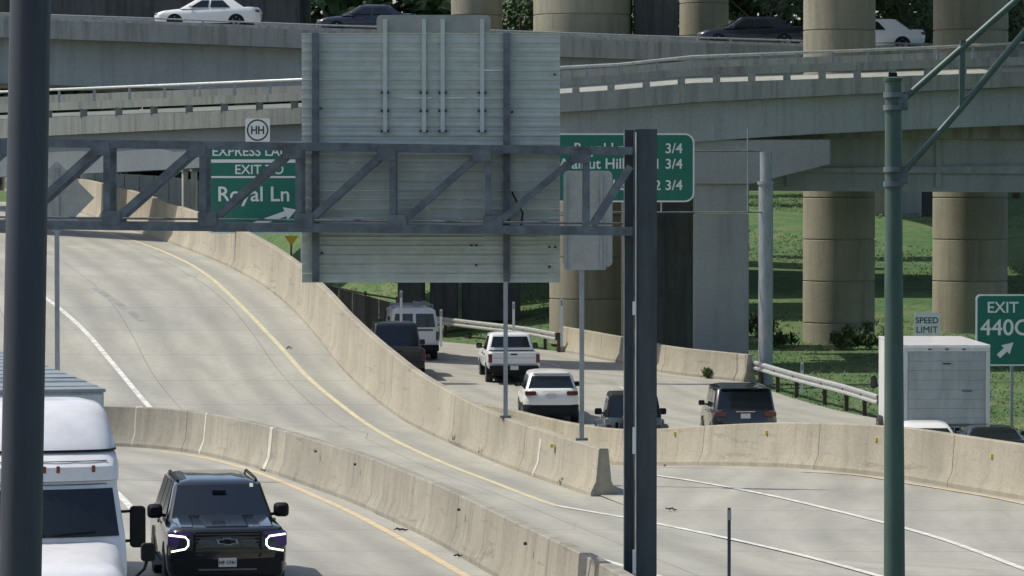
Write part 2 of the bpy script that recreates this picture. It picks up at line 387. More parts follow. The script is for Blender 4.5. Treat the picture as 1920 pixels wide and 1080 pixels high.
def sheet(name, mat, rows, zf, ncol=10):
    """rows: list of (D, x_left, x_right)"""
    mb = MB(); mb.uv = []
    for (D, xl, xr) in rows:
        for k in range(ncol + 1):
            x = xl + (xr - xl) * k / ncol
            mb.v.append((x, D, zf(D))); mb.uv.append((xr - x, D))
    n = ncol + 1
    for i in range(len(rows) - 1):
        for k in range(ncol):
            a = i * n + k; mb.f.append((a, a + 1, a + n + 1, a + n))
    return mb.build(name, mat, None, 60)
R_EDGE = [(1990, 1000), (1960, 880), (1920, 845), (1800, 815), (1645, 787), (1560, 772), (1440, 738), (1385, 714), (1240, 697), (1165, 680), (1040, 658), (930, 650), (830, 642), (760, 634)]
edge_pts = sorted([(p.y, p.x) for p in (G(x, y, z_free) for x, y in R_EDGE)])
# ground: one sheet to the horizon
mb = MB()
Ds = [5, 30, 60] + [70 + 3 * k for k in range(70)] + [300, 350, 450, 650, 1000, 1700, 2600]
Xs = [-900, -300, -120, -60, -45] + [-36 + 2 * k for k in range(38)] + [44, 60, 120, 300, 900]
for D in Ds:
    for x in Xs:
        mb.v.append((x, D, z_ground(x, D) - .05 + (.25 * math.sin(x * .21 + D * .13) * max(0, min(1, (D - 165) / 40)))))
n = len(Xs)
for i in range(len(Ds) - 1):
    for k in range(n - 1):
        a = i * n + k; mb.f.append((a, a + 1, a + n + 1, a + n))
ground = struct(mb.build('ground', 'grassland', None, 80)); ground['label'] = 'grassy ground rising to an embankment beyond the freeway'
# freeway pavement (behind and right of the low median barrier)
rows = []
D = 52.0
while D < 236:
    xe = lin(edge_pts, D) + .35 if D < 172 else edge_pts[-1][1] + .35 - (D - 172) * .25
    xa = (x_at(A_pl, D) - (.6 if D > 104 else -.25)) if 87 < D < 172 else x_at(A_pl, 87.0) + (87 - D) * .2 + .2
    rows.append((D, xa if D < 172 else min(-26 - (D - 172) * .3, xe - 8), xe if D > 70 else 14)); D += 2.0
free = struct(sheet('freeway_pavement', 'pave_free', rows, lambda D: z_free(D) - .01, 14))
# ramp pavement: rises away to the left between the two concrete barriers
rows = []; D = 52.0
while D < 240:
    xl = x_at(B_pl, D) + .3 if D < 102.5 else (-9.2 if D < 104.3 else -45)
    xr = x_at(A_pl, D) + .25 if D > 87 else x_at(A_pl, 87.0) + (87 - D) * .2 + .25
    if 102.4 < D < 105.0 and xl > -20:
        rows.append((D, xl, xr)); rows.append((104.29, -9.2, xr)); rows.append((104.30, -45, xr)); D = 105.0; continue
    rows.append((D, min(xl, xr - 1), xr)); D += 1.5
ramp = struct(sheet('ramp_pavement', 'pave_ramp', rows, z_ramp, 16))
# side road at lower left
rows = []; D = 46.0
while D < 104.6:
    rows.append((D, -40, x_at(B_pl, D) + .2 if D < 103 else -9.0)); D += 1.0
side = struct(sheet('side_road_pavement', 'pave_side', rows, z_side, 12))

def paint(name, mat, px, zf, w, parent, lift=.006, dashes=None):
    pl = polyline([G(x, y, zf) for x, y in px], .9)
    acc = 0; run = []
    def flush(run):
        if len(run) < 2: return
        ns = side_normals(run, 1); mb = MB()
        for p, nn in zip(run, ns):
            for s in (-1, 1):
                q = p + nn * (w / 2) * s; mb.v.append((q.x, q.y, zf(q.y) + lift))
        mb.f = [(2 * i, 2 * i + 1, 2 * i + 3, 2 * i + 2) for i in range(len(run) - 1)]
        mb.build(name, mat, parent, 0)
    if not dashes: flush(pl); return
    on = True; last = 0
    for a, b2 in zip(pl, pl[1:]):
        run.append(a); acc += (b2 - a).length
        if acc > dashes[0 if on else 1]:
            if on: run.append(b2); flush(run)
            run = []; acc = 0; on = not on
    if on: flush(run)
paint('yellow_line', 'line_yellow', [(1045, 949), (990, 930), (900, 895), (790, 850), (700, 803), (640, 760), (580, 710), (530, 655), (480, 602), (440, 562), (400, 525), (350, 492), (270, 458), (160, 425), (60, 398)], z_ramp, .15, ramp)
paint('white_line', 'line_white', [(1045, 949), (1230, 982), (1488, 1038), (1760, 1112)], z_ramp, .16, ramp, .012)
paint('white_line', 'line_white', [(300, 782), (270, 752), (235, 710), (200, 668), (160, 622), (120, 585), (80, 555)], z_ramp, .16, ramp)
paint('white_line', 'line_white', [(1090, 1038), (1120, 1047), (1172, 1062), (1300, 1100)], z_ramp, .16, ramp)
paint('white_line', 'line_white', [(1200, 888), (1330, 907), (1511, 944), (1731, 1000), (1912, 1064), (2000, 1100)], z_free, .16, free)
paint('yellow_line', 'line_gold', [(1500, 884), (1600, 890), (1700, 906), (1800, 922), (1920, 945), (2050, 985)], z_free, .14, free)
paint('yellow_line', 'line_gold', [(1000, 1155), (930, 1110), (870, 1078), (800, 1038), (740, 1004), (660, 962), (590, 930), (520, 900), (450, 876), (380, 858), (300, 847)], z_side, .17, side)
paint('white_line', 'line_white', [(252, 960), (236, 941), (210, 915)], z_side, .16, side)
paint('white_line', 'line_white', [(1480, 815), (1300, 770), (1150, 722), (1060, 690), (960, 665)], z_free, .14, free, .006, (3.0, 9.0))

paint('tyre_mark', 'tyre_mark', [(178, 540), (212, 562), (240, 582), (268, 602)], z_ramp, .28, ramp, .005)
# ---- concrete barriers, in cast segments
def barrier(name, label, pl, sgn, zf, hf, mat, down=.4, seg_len=6.0, prof='wall'):
    root = thing(name, label, 'barrier', pl[0].copy())
    o0 = pl[0].copy(); ns = side_normals(pl, sgn)
    acc = 0; cur = [0]
    def emit(idx):
        mb = MB(); rings = []
        for j, i in enumerate(idx):
            p = pl[i].copy(); p.z = zf(p.y); nn = ns[i]; h = hf(i)
            d = (pl[min(i + 1, len(pl) - 1)] - pl[max(i - 1, 0)]); d.z = 0; d.normalize()
            if j == 0: p = p + d * .012
            if j == len(idx) - 1: p = p - d * .012
            prof_pts = [(0.0, -down), (0.0, .09), (.12, .34), (.19, h - .02), (.21, h), (.39, h), (.41, h - .02), (.48, .34), (.60, .09), (.60, -down)]
            rings.append([p + nn * a + Vector((0, 0, z)) - o0 for a, z in prof_pts])
        mb.rings(rings); mb.build('barrier_segment', mat, root, 25)
    for i in range(1, len(pl)):
        acc += (pl[i] - pl[i - 1]).length; cur.append(i)
        if acc > seg_len: emit(cur); cur = [i]; acc = 0
    if len(cur) > 1: emit(cur)
    return root
def top_heights(pl, sgn, top_px, zf):
    ns = side_normals(pl, sgn); hs = []
    for p, nn in zip(pl, ns):
        q = p + nn * .2
        xpx = 960 + F * q.x / q.y; yt = lin(top_px, xpx)
        hs.append(P(xpx, yt, q.y).z - zf(p.y))
    out = []
    for i in range(len(hs)):
        w = hs[max(0, i - 4):i + 5]; out.append(sum(w) / len(w))
    return out
hA = top_heights(A_pl, 1 if A_pl[-1].y > A_pl[0].y else -1, A_TOP, z_ramp)
print('A heights', [round(h, 2) for h in hA[::6]], [round(p.y) for p in A_pl[::6]])
bA = barrier('concrete_barrier', 'long warm grey concrete barrier along the right of the ramp, climbing left', A_pl, 1, z_ramp, lambda i: max(.95, min(1.75, hA[i])), 'conc_warm', 2.6, 7.5)
bB = barrier('concrete_barrier', 'stained concrete barrier between the black vehicle and the ramp', B_pl, 1, z_side, lambda i: 1.07, 'conc_old', .3, 9.0)
bC = barrier('concrete_barrier', 'low median barrier crossing behind the free end of the ramp barrier', C_pl, -1, z_free, lambda i: lin([(91, 1.2), (103, .98)], C_pl[i].y), 'conc_warm', .5, 5.5)
D_pl = polyline([G(x, y, z_free) for x, y in [(1395, 716), (1330, 709), (1240, 698), (1165, 681), (1100, 668), (1042, 657)]])
bD = barrier('concrete_barrier', 'short concrete parapet at the foot of the square bridge column', D_pl, 1, z_free, lambda i: 1.0, 'conc_warm', .4, 4.0)
def joint_patch(root, pl, sgn, zf, h, xpx, wd, mat, name='sealed_joint'):
    ns = side_normals(pl, sgn); o0 = root.location.copy()
    i = min(range(1, len(pl) - 1), key=lambda k: abs(960 + F * pl[k].x / pl[k].y - xpx))
    d = (pl[i + 1] - pl[i - 1]); d.z = 0; d.normalize(); rings = []
    p = pl[i].copy(); p += d * ((xpx - (960 + F * p.x / p.y)) / (F / p.y)) / (d.x if abs(d.x) > .05 else .05); p.z = zf(p.y)
    for e in (-wd / 2, wd / 2):
        c = p + d * e; nn = ns[i]
        rings.append([c + nn * a + Vector((0, 0, z)) - o0 for a, z in ((-.012, .02), (-.012, .09), (.108, .345), (.178, h - .015), (.205, h + .012), (.30, h + .012), (.30, .1), (.1, .02))])
    mb = MB(); mb.rings(rings); mb.build(name, mat, root, 25)
joint_patch(bB, B_pl, 1, z_side, 1.07, 252, .22, 'joint_seal')
joint_patch(bB, B_pl, 1, z_side, 1.07, 495, .30, 'joint_seal')
joint_patch(bB, B_pl, 1, z_side, 1.07, 372, .10, 'joint_seal')
joint_patch(bA, A_pl, 1, z_ramp, .98, 1000, .18, 'joint_seal')
def button(root, px, zf, h, off, mat, name, size=(.07, .05, .09)):
    mb = MB(); p = G(px[0], px[1], zf) - root.location
    mb.box(p.x - size[0] / 2, p.x + size[0] / 2, p.y + .12, p.y + off, p.z + h, p.z + h + size[2]); mb.build(name, mat, root, 0)
nC = side_normals(C_pl, -1)
for xpx in (1255, 1421, 1620, 1838):
    i = min(range(len(C_pl)), key=lambda k: abs(960 + F * C_pl[k].x / C_pl[k].y - xpx)); p = C_pl[i] + nC[i] * .17 - bC.location; p.z = z_free(C_pl[i].y) + .80 - bC.location.z
    mb = MB(); mb.box(p.x - .045, p.x + .045, p.y - .05, p.y + .05, p.z, p.z + .09); mb.build('reflector', 'reflector_yellow', bC, 0)
for px in [(1035, 905)]: button(bA, px, z_ramp, .82, .3, 'reflector_yellow', 'reflector')
for px in [(591, 917), (665, 945), (860, 1042), (985, 1115)]: button(bB, px, z_side, .84, .19, 'conc_dark', 'lifting_slot', (.06, .05, .05))

# ================================================================== BRIDGES AND PIERS
def bridge_line(pxs):                                   # list of (x, y, D)
    return [P(*p) for p in pxs]
# near single-lane connector, superelevated towards the camera
nb = thing('connector_bridge', 'grey concrete connector bridge with post and beam rail crossing the whole view', 'bridge', (0, 148, 0))
def nb_pt(x, y):                                        # on the front face
    D = lin([(-260, 177), (0, 168.5), (150, 163), (300, 158.2), (450, 154.2), (600, 151), (750, 148.8), (950, 147.6), (1400, 148.2), (2260, 151)], x)
    return P(x, y, D) - nb.location
XB = [-260, -130, 0, 75, 150, 225, 300, 375, 450, 525, 600, 675, 750, 850, 950, 1160, 1300, 1450, 1600, 1760, 1920, 2080, 2260]
def y_rail(x): return lin([(-260, 188), (0, 172), (560, 149), (1140, 123), (1270, 107), (1700, 91), (1920, 80), (2260, 66)], x)
def y_strip(x): return lin([(-260, 226), (100, 212), (560, 194), (1060, 168), (1300, 147), (1900, 127), (2260, 116)], x)
def y_fasc(x): return lin([(-260, 274), (100, 254), (560, 232), (1060, 212), (1300, 192), (1700, 172), (1920, 162), (2260, 148)], x)
def y_gird(x): return lin([(-260, 340), (100, 328), (560, 305), (1060, 280), (1300, 266), (1500, 252), (1850, 236), (2260, 222)], x)
DW = 5.0; SE = .065
XL = [x for x in XB if x <= 750]; XR = [x for x in XB if x >= 750]
def strip(name, mats, y0f, y1f, yo0, yo1, rise=0.0, parent=nb):
    """long solids (left span, right span) along the bridge between image lines y0f (top) and y1f (bottom)"""
    for mat, xs, g in ((mats[0], XL, -.01), (mats[1], XR, .01)):
        mb = MB(); rings = []
        for x in xs:
            a = nb_pt(x, y0f(x)); c = nb_pt(x, y1f(x)); up_ = Vector((g if x == 750 else 0, 0, rise))
            rings.append([a + up_ + Vector((0, yo0, 0)), a + up_ + Vector((0, yo1, yo1 * SE if yo0 == 0 else 0)), c + up_ + Vector((0, yo1, yo1 * SE if yo0 == 0 else 0)), c + up_ + Vector((0, yo0, 0))])
        mb.rings(rings); mb.build(name, mat, parent, 20)
CB = ('conc_stained_shaded', 'conc_bridge'); CG = ('steel_girder_shaded', 'conc_girder')
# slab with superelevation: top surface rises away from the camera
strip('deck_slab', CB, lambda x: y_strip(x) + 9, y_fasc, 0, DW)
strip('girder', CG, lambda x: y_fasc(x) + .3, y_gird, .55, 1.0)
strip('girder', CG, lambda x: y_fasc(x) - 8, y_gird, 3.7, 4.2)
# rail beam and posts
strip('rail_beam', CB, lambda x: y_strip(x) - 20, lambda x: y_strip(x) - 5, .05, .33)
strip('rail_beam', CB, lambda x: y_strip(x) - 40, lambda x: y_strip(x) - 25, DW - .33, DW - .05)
pm = None; x = -240
while x < 2240:
    a = nb_pt(x, y_strip(x) - 6); c = nb_pt(x, y_strip(x) + 10)
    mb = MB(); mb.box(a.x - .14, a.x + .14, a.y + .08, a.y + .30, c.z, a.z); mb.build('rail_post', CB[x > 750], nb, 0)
    a = nb_pt(x + 20, y_rail(x + 20)); c = nb_pt(x + 20, y_strip(x + 20) - 19)
    mb = MB(); mb.box(a.x - .05, a.x + .05, a.y + .15, a.y + .22, c.z, a.z); mb.build('pipe_post', 'galv', nb, 0)
    x += 66
mb = MB(); mb.tube([nb_pt(x, y_rail(x)) + Vector((0, .18, 0)) for x in XB], .055, 10); mb.build('pipe_rail', 'galv_bright', nb, 40)
# hammerhead pier of the connector
pier = thing('bridge_pier', 'square grey hammerhead pier carrying the connector bridge', 'bridge pier', (0, 0, 0))
b0 = P(1352, 690, 150.5); pier.location = (b0.x, 149.9, z_land(150) - .3)
def PL(o, x, y, D): return P(x, y, D) - o.location
mb = MB(); w0 = PL(pier, 1303, 500, 149.2).x; w1 = PL(pier, 1404, 500, 149.2).x; zt = PL(pier, 1350, 330, 149.2).z
mb.box(w0, w1, -.75, .9, -1, PL(pier, 1350, 400, 149.2).z - .02); mb.build('shaft', 'conc_pier', pier, 0, .04)
mb = MB(); mb.box(w0, w1, -.75, .9, PL(pier, 1350, 398, 149.2).z, zt); mb.build('shaft_top', 'conc_pier', pier, 0, .03)
poly = [(PL(pier, x, y, 149.2).x, PL(pier, x, y, 149.2).z) for x, y in [(1160, 262), (1160, 300), (1300, 345), (1408, 345), (1556, 308), (1556, 262)]]
mb = MB(); mb.prism(poly, -.95, 1.1); mb.build('cap', 'conc_pier', pier, 0, .04)

# second connector behind (right side), its soffit cuts the round columns
fb = thing('connector_bridge', 'dark shaded girder bridge just behind the connector, right half', 'bridge', (22, 152, 0))
for nm, mt, y0, y1, d0, d1 in (('girder', 'conc_girder', 258, 357, 152.8, 153.4), ('girder', 'conc_girder', 258, 357, 156.2, 156.8), ('deck_slab', 'conc_bridge', 228, 257, 152.3, 157.3), ('bearing_ledge', 'conc_girder', 318, 322, 152.6, 152.79)):
    mb = MB(); rings = []
    for x in (1290, 1500, 1750, 2000, 2300):
        a = P(x, y0 - (x - 1300) * .012, d0) - fb.location; c = P(x, y1 + (x - 1300) * .006, d0) - fb.location
        rings.append([a, a + Vector((0, d1 - d0, 0)), c + Vector((0, d1 - d0, 0)), c])
    mb.rings(rings); mb.build(nm, mt, fb, 0)
for x in (1480, 1760, 2040):                       # diaphragm ribs
    a = P(x, 262, 152.7) - fb.location; c = P(x, 350, 152.7) - fb.location
    mb = MB(); mb.box(a.x - .12, a.x + .12, a.y - .03, a.y + .08, c.z, a.z); mb.build('stiffener', 'conc_girder', fb, 0)

# upper overpass carrying the side-on cars
ob = thing('overpass', 'upper overpass with a low concrete parapet carrying the side-on cars', 'bridge', (0, 182, 0))
def y_par(x): return lin([(-300, 22), (0, 30), (300, 40), (600, 52), (1000, 64), (1300, 76), (1900, 92), (2300, 100)], x)
XO = [-300, 0, 300, 600, 900, 1200, 1500, 1800, 2300]
for nm, mt, ya, yb, d0, d1 in (('parapet', 'conc_bridge', 0, 6, 180.0, 180.35), ('deck_slab', 'conc_bridge', 6, 40, 179.7, 192.5), ('girder', 'conc_girder', 40.2, 125, 180.6, 181.2), ('girder', 'conc_girder', 40.2, 125, 186, 186.6), ('girder', 'conc_girder', 40.2, 125, 191, 191.6), ('parapet', 'conc_bridge', -26, 5.5, 192.0, 192.4)):
    mb = MB(); rings = []
    for x in XO:
        a = P(x, y_par(x) + ya, 180.0) - ob.location; c = P(x, y_par(x) + yb, 180.0) - ob.location
        o1 = d0 - 180.0; o2 = d1 - 180.0
        rings.append([a + Vector((0, o1, 0)), a + Vector((0, o2, 0)), c + Vector((0, o2, 0)), c + Vector((0, o1, 0))])
    mb.rings(rings); mb.build(nm, mt, ob, 0)
mb = MB(); mb.tube([P(x, y_par(x) - 5, 180.2) - ob.location for x in XO], .04, 8); mb.build('pipe_rail', 'galv', ob, 40)
x = -280
while x < 2280:
    a = P(x, y_par(x) - 5, 180.2) - ob.location; mb = MB(); mb.box(a.x - .05, a.x + .05, a.y - .04, a.y + .04, a.z - .16, a.z); mb.build('pipe_post', 'galv', ob, 0); x += 110
# high flyover closing the view at the top
kb = thing('flyover', 'high shaded flyover girder closing the view at the very top', 'bridge', (0, 212, 0))
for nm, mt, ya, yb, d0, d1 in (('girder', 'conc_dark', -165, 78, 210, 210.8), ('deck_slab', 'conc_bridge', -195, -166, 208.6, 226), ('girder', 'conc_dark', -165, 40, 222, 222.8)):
    mb = MB(); rings = []
    for x in (-500, 100, 560): 
        a = P(x, ya + x * .004, 210) - kb.location; c = P(x, yb - x * .02, 210) - kb.location
        rings.append([a + Vector((0, d0 - 210, 0)), a + Vector((0, d1 - 210, 0)), c + Vector((0, d1 - 210, 0)), c + Vector((0, d0 - 210, 0))])
    mb.rings(rings); mb.build(nm, mt, kb, 0)

fd = thing('flyover', 'high flyover deck overhead, carried by the tall tan columns', 'bridge', (18, 160, 0))
for nm, mt, x0, x1, z0, z1 in (('deck_slab', 'conc_bridge', 8.6, 30.0, 26.2, 26.6), ('girder', 'conc_girder', 10.5, 11.1, 24.6, 26.19), ('girder', 'conc_girder', 15.5, 16.1, 24.6, 26.19), ('girder', 'conc_girder', 20.5, 21.1, 24.6, 26.19), ('girder', 'conc_girder', 26.5, 27.1, 24.6, 26.19), ('parapet', 'conc_bridge', 8.6, 8.95, 26.61, 27.6), ('parapet', 'conc_bridge', 29.65, 30.0, 26.61, 27.6)):
    mb = MB(); mb.box(x0 - 18, x1 - 18, 85 - 160, 300 - 160, z0, z1); mb.build(nm, mt, fd, 0)
mb = MB(); mb.box(10.0 - 18, 27.5 - 18, -.9, 7.2, 22.6, 24.58); mb.build('bent_cap', 'conc_pier', fd, 0, .05)
# round columns built of cast lifts with shadow joints
def round_column(label, xl, xr, ybase, D, ytop, lift=78.0, first=None, mat='conc_column', zbase=None):
    c = P((xl + xr) / 2, ybase, D); r = (xr - xl) / 2 * D / F
    zb = z_land(D) - .4 if zbase is None else zbase
    t = thing('round_column', label, 'column', (c.x, D, zb), 0, 'round columns of the interchange')
    z = 0.0; H = P(0, ytop, D).z - zb; lm = lift * D / F
    off = 0 if first is None else P(0, first, D).z - zb
    cuts = [0.0]; q = off
    while q > lm * .4: q -= lm
    q += lm
    while q < H: 
        if q - cuts[-1] > .4: cuts.append(q)
        q += lm
    cuts.append(H)
    for a, b2 in zip(cuts, cuts[1:]):
        mb = MB(); mb.lathe([(a, r - .05), (a + .05, r - .05), (a + .051, r), (b2 - .02, r), (b2, r - .03)], 'z', n=40); mb.build('drum', mat, t, 25)
    return t
round_column('tall round column with tan sunlit edge left of the green light pole', 1505, 1640, 655, 161.0, -346, 78, 605)
round_column('tall round column with tan sunlit edge behind the white box truck', 1748, 1888, 690, 165.5, -328, 78, 605)
round_column('round column standing behind the blank sign on the median post', 1030, 1172, 600, 163.0, 180, 78, 560)
round_column('wide round column at the top beside the large sign back', 1000, 1185, 160, 197.0, -80, 90, 120, zbase=9)
round_column('slim round column at the top above the large sign back', 846, 942, 160, 200.0, -80, 90, 120, zbase=9)
round_column('slim round column at the top left of the dark sedan', 1274, 1366, 160, 203.0, -80, 60, 8, zbase=9)
def pier_box(label, x0, x1, y0, y1, D, mat, dep=1.6, zb=None):
    a = P(x0, y0, D); c = P(x1, y1, D); z0 = (z_land(D) - .5) if zb is None else zb
    t = thing('wall_pier', label, 'pier', ((a.x + c.x) / 2, D, z0)); w = (c.x - a.x) / 2
    H = a.z - z0
    mb = MB(); mb.box(-w, w, 0, dep, 0, H - .55); mb.build('stem', mat, t, 0, .05)
    mb = MB(); mb.box(-w - .12, w + .12, -.12, dep + .12, H - .545, H); mb.build('cap', mat, t, 0, .05)
    return t
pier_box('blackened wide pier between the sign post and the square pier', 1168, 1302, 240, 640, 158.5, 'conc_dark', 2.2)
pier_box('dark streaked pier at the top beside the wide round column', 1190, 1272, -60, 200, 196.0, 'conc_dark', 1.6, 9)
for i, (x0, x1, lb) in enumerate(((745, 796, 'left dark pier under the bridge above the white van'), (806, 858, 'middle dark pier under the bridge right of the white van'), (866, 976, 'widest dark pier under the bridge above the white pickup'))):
    pier_box(lb, x0, x1, 300, 600, 172.0 + i * .5, 'conc_dark', 1.5)  # dark colour stands in for deck shade on these piers
# bridge that those piers carry: broad slab behind the large sign
mb_t = thing('overpass', 'low overpass behind the large sign back, resting on dark piers', 'bridge', (-3, 172, 0))
for nm, mt, y0, y1, d0, d1 in (('girder', 'conc_girder', 240, 300, 171.2, 171.8), ('deck_slab', 'conc_bridge', 215, 239, 170.5, 177.5), ('girder', 'conc_girder', 240, 299, 176.2, 176.8)):
    mb = MB(); a = P(560, y0, d0) - mb_t.location; c = P(1300, y1, d0) - mb_t.location
    mb.box(a.x, c.x, a.y, a.y + d1 - d0, c.z, a.z); mb.build(nm, mt, mb_t, 0)
def panel_wall(label, pxs, D, mat, n_, cap=.25, thick=.35):
    a = P(*pxs[0], D); t = thing('retaining_wall', label, 'wall', (a.x, D, z_free(D) - .5)); xs = [p[0] for p in pxs]; x0, x1 = xs[0], xs[-1]
    for k in range(n_):
        u0 = x0 + (x1 - x0) * k / n_; u1 = x0 + (x1 - x0) * (k + 1) / n_; yy = lin(pxs, (u0 + u1) / 2)
        p = P(u0, lin(pxs, u0), D) - t.location; q = P(u1, lin(pxs, u1), D) - t.location
        mb = MB(); vs = [(p.x + .015, 0, 0), (q.x - .015, 0, 0), (q.x - .015, 0, q.z), (p.x + .015, 0, p.z)]; mb.v = vs + [(x, thick, z) for x, _, z in vs]
        mb.f = [(0, 1, 2, 3), (7, 6, 5, 4), (0, 4, 5, 1), (1, 5, 6, 2), (2, 6, 7, 3), (3, 7, 4, 0)]; mb.build('wall_panel', mat, t, 0)
    return t
panel_wall('dark panelled retaining wall under the connector bridge behind the ramp barrier', [(150, 322), (300, 330), (400, 342)], 205.0, 'conc_pier', 9)
panel_wall('dark low wall added as the overpass shadow on the bank left of the van', [(560, 515), (620, 536), (690, 556), (760, 574)], 171.0, 'conc_dark', 8)  # added wall; its dark colour replaces a shadow on the slope
for x, lb in ((347, 'pale slim pipe column beside the express sign, left one'), (364, 'grey slim pipe column beside the express sign, right one')):
    t = thing('pipe_column', lb, 'column', P(x, 420, 196.0), 0, 'slim columns behind the express sign'); q = P(x, 322, 196.0) - t.location
    mb = MB(); mb.tube([Vector((0, 0, -3)), Vector((0, 0, q.z))], .16, 14); mb.build('shaft', 'box_white', t, 40)
    mb = MB(); mb.lathe([(q.z, .22), (q.z + .12, .22)], 'z'); mb.build('cap', 'conc_pier', t, 30)
# abutment and slope paving at far right, seen between columns
ab = thing('abutment', 'pale concrete abutment on the embankment between the round columns', 'abutment', P(1690, 470, 236))
for nm, x0, x1, y0, y1, d0, d1, mt in (('wing_wall', 1636, 1672, 340, 420, 236, 237, 'conc_warm'), ('abutment_wall', 1673, 1728, 340, 432, 236.5, 238, 'conc_pier'), ('abutment_wall', 1729, 1800, 340, 445, 237, 239, 'conc_dark')):
    a = P(x0, y0, d0) - ab.location; c = P(x1, y1, d0) - ab.location
    mb = MB(); mb.box(a.x, c.x, a.y, a.y + d1 - d0, c.z - 1, a.z); mb.build(nm, mt, ab, 0)

# ================================================================== GANTRIES AND SIGNS
# near truss gantry (its sign faces away)
TD = 61.5; TB = 1.05
gt = thing('sign_gantry', 'dark steel box truss gantry across the upper left with a tall right post', 'gantry', P(1205, 1172, TD))
gt.location.z = 0
def T(x, y, back=0): return P(x, y, TD) - gt.location + Vector((0, TB * back, 0))
def yt_(x): return lin([(-300, 262), (200, 267), (720, 276), (1190, 283)], x)
def yb_(x): return lin([(-300, 418), (200, 421), (720, 428), (1190, 434)], x)
vx = [-340, -160, 20, 200, 380, 560, 736, 915, 1100]
for bk in (0, 1):
    mb = MB(); mb.bar(T(-340, yt_(-340), bk), T(1186, yt_(1186), bk), .12, .125); mb.build('top_chord', 'steel_dark', gt, 0)
    mb = MB(); mb.bar(T(-340, yb_(-340), bk), T(1186, yb_(1186), bk), .13, .135); mb.build('bottom_chord', 'steel_dark', gt, 0)
    for i, x in enumerate(vx):
        mb = MB(); a = T(x, yb_(x) - 7, bk); c = T(x, yt_(x) + 7, bk); mb.bar(a, c, .10, .10, Vector((0, 1, 0))); mb.build('vertical', 'steel_dark', gt, 0)
        if i + 1 < len(vx):
            x2 = vx[i + 1]; mb = MB(); mb.bar(T(x + 16, yb_(x) - 10, bk), T(x2 - 16, yt_(x2) + 10, bk), .09, .11); mb.build('diagonal', 'steel_dark', gt, 0)
            mb = MB(); p = T(x + 3, yb_(x) - 14, bk); mb.box(p.x - .1, p.x + .2, p.y - .077, p.y - .068, p.z - .12, p.z + .1); mb.build('gusset', 'steel_dark', gt, 0)
            mb = MB(); p = T(x2 - 6, yt_(x2) + 12, bk); mb.box(p.x - .2, p.x + .1, p.y - .077, p.y - .068, p.z - .1, p.z + .1); mb.build('gusset', 'steel_dark', gt, 0)
    mb = MB(); mb.bar(T(1112, 424, bk), T(1182, 312, bk), .09, .11); mb.build('diagonal', 'steel_dark', gt, 0)
for i, x in enumerate(vx):
    for yy in (yt_(x), yb_(x)):
        mb = MB(); mb.bar(T(x + 8, yy, 0), T(x + 8, yy, 1), .07, .07); mb.build('strut', 'steel_dark', gt, 0)
    if i + 1 < len(vx):
        mb = MB(); mb.bar(T(x, yb_(x), i % 2), T(vx[i + 1], yb_(x), 1 - i % 2), .06, .06); mb.build('lateral_brace', 'steel_dark', gt, 0)
mb = MB(); p = T(735, 421); mb.tube([T(-340, yb_(-340) - 14, .5), T(1180, yb_(1180) - 14, .5)], .018, 8); mb.build('conduit', 'steel_dark', gt, 40)
# wide-flange post: two flanges and a web seen obliquely
def post_wf(x0, x1, ytop):
    a = T(x0, ytop); c = T(x1, ytop); zt = a.z; zb = -gt.location.z - .3
    w = c.x - a.x
    mb = MB()
    mb.box(a.x + w * .36, c.x, -.02, .03, zb, zt); mb.box(a.x + w * .36, c.x, .38, .43, zb, zt - .002); mb.box(a.x + w * .66, a.x + w * .70, .03, .38, zb, zt - .004)
    mb.build('post', 'steel_post', gt, 0)
    mb = MB(); mb.box(a.x, a.x + w * .42, .25, .30, zb, zt - .01); mb.box(a.x + w * .33 - .025, a.x + w * .33, -.05, .25, zb, zt - .012); mb.build('post', 'steel_post', gt, 0)
    mb = MB(); mb.box(a.x - .012, a.x, .24, .31, zb, zt - .02); mb.build('post_edge', 'galv_bright', gt, 0)
    mb = MB(); mb.tube([Vector((a.x + w * .335, -.07, zb)), Vector((a.x + w * .335, -.07, zt - .05))], .012, 8); mb.build('conduit', 'galv_bright', gt, 40)
post_wf(1172, 1232, 242)
for y0, y1 in ((565, 590), (800, 850), (1030, 1075)):
    a = T(1188, y0); c = T(1188, y1); mb = MB(); mb.box(a.x - .02, a.x + .03, -.13, -.1, c.z, a.z); mb.build('bracket', 'sign_white', gt, 0)
mb = MB(); p = T(1200, 1165); mb.box(p.x - .4, p.x + .4, -.3, .6, -gt.location.z, -gt.location.z + .12); mb.build('base_plate', 'steel_post', gt, 0)

# large sign seen from behind: horizontal extruded aluminium strips
SD = TD + TB + .25
sg = thing('overhead_sign', 'large ribbed back of an overhead sign hung on the truss', 'sign', P(807, 530, SD))
def S_(x, y): return P(x, y, SD) - sg.location
x0 = S_(566, 300).x; x1 = S_(1050, 300).x; zb = S_(0, 530).z; ztop = S_(0, 62).z; ns_ = 27; hs_ = (ztop - zb) / ns_
for i in range(ns_):
    z = zb + i * hs_; mb = MB(); mb.box(x0, x1, 0, .012, z + .002, z + hs_ - .002); mb.box(x0, x1, -.032, 0, z + hs_ - .014, z + hs_ - .004)
    mb.box(x0, x1, -.012, 0, z + hs_ * .48, z + hs_ * .52); mb.build('panel_strip', 'sign_back', sg, 0)
for x, mt in ((592, 'steel_dark'), (950, 'steel_dark')):
    a = S_(x, 62); c = S_(x, 528); mb = MB(); mb.box(a.x - .055, a.x + .055, -.05, -.035, c.z, a.z); mb.box(a.x - .02, a.x + .02, -.14, -.05, c.z, a.z); mb.box(a.x - .055, a.x + .055, -.155, -.14, c.z, a.z); mb.build('sign_beam', mt, sg, 0)
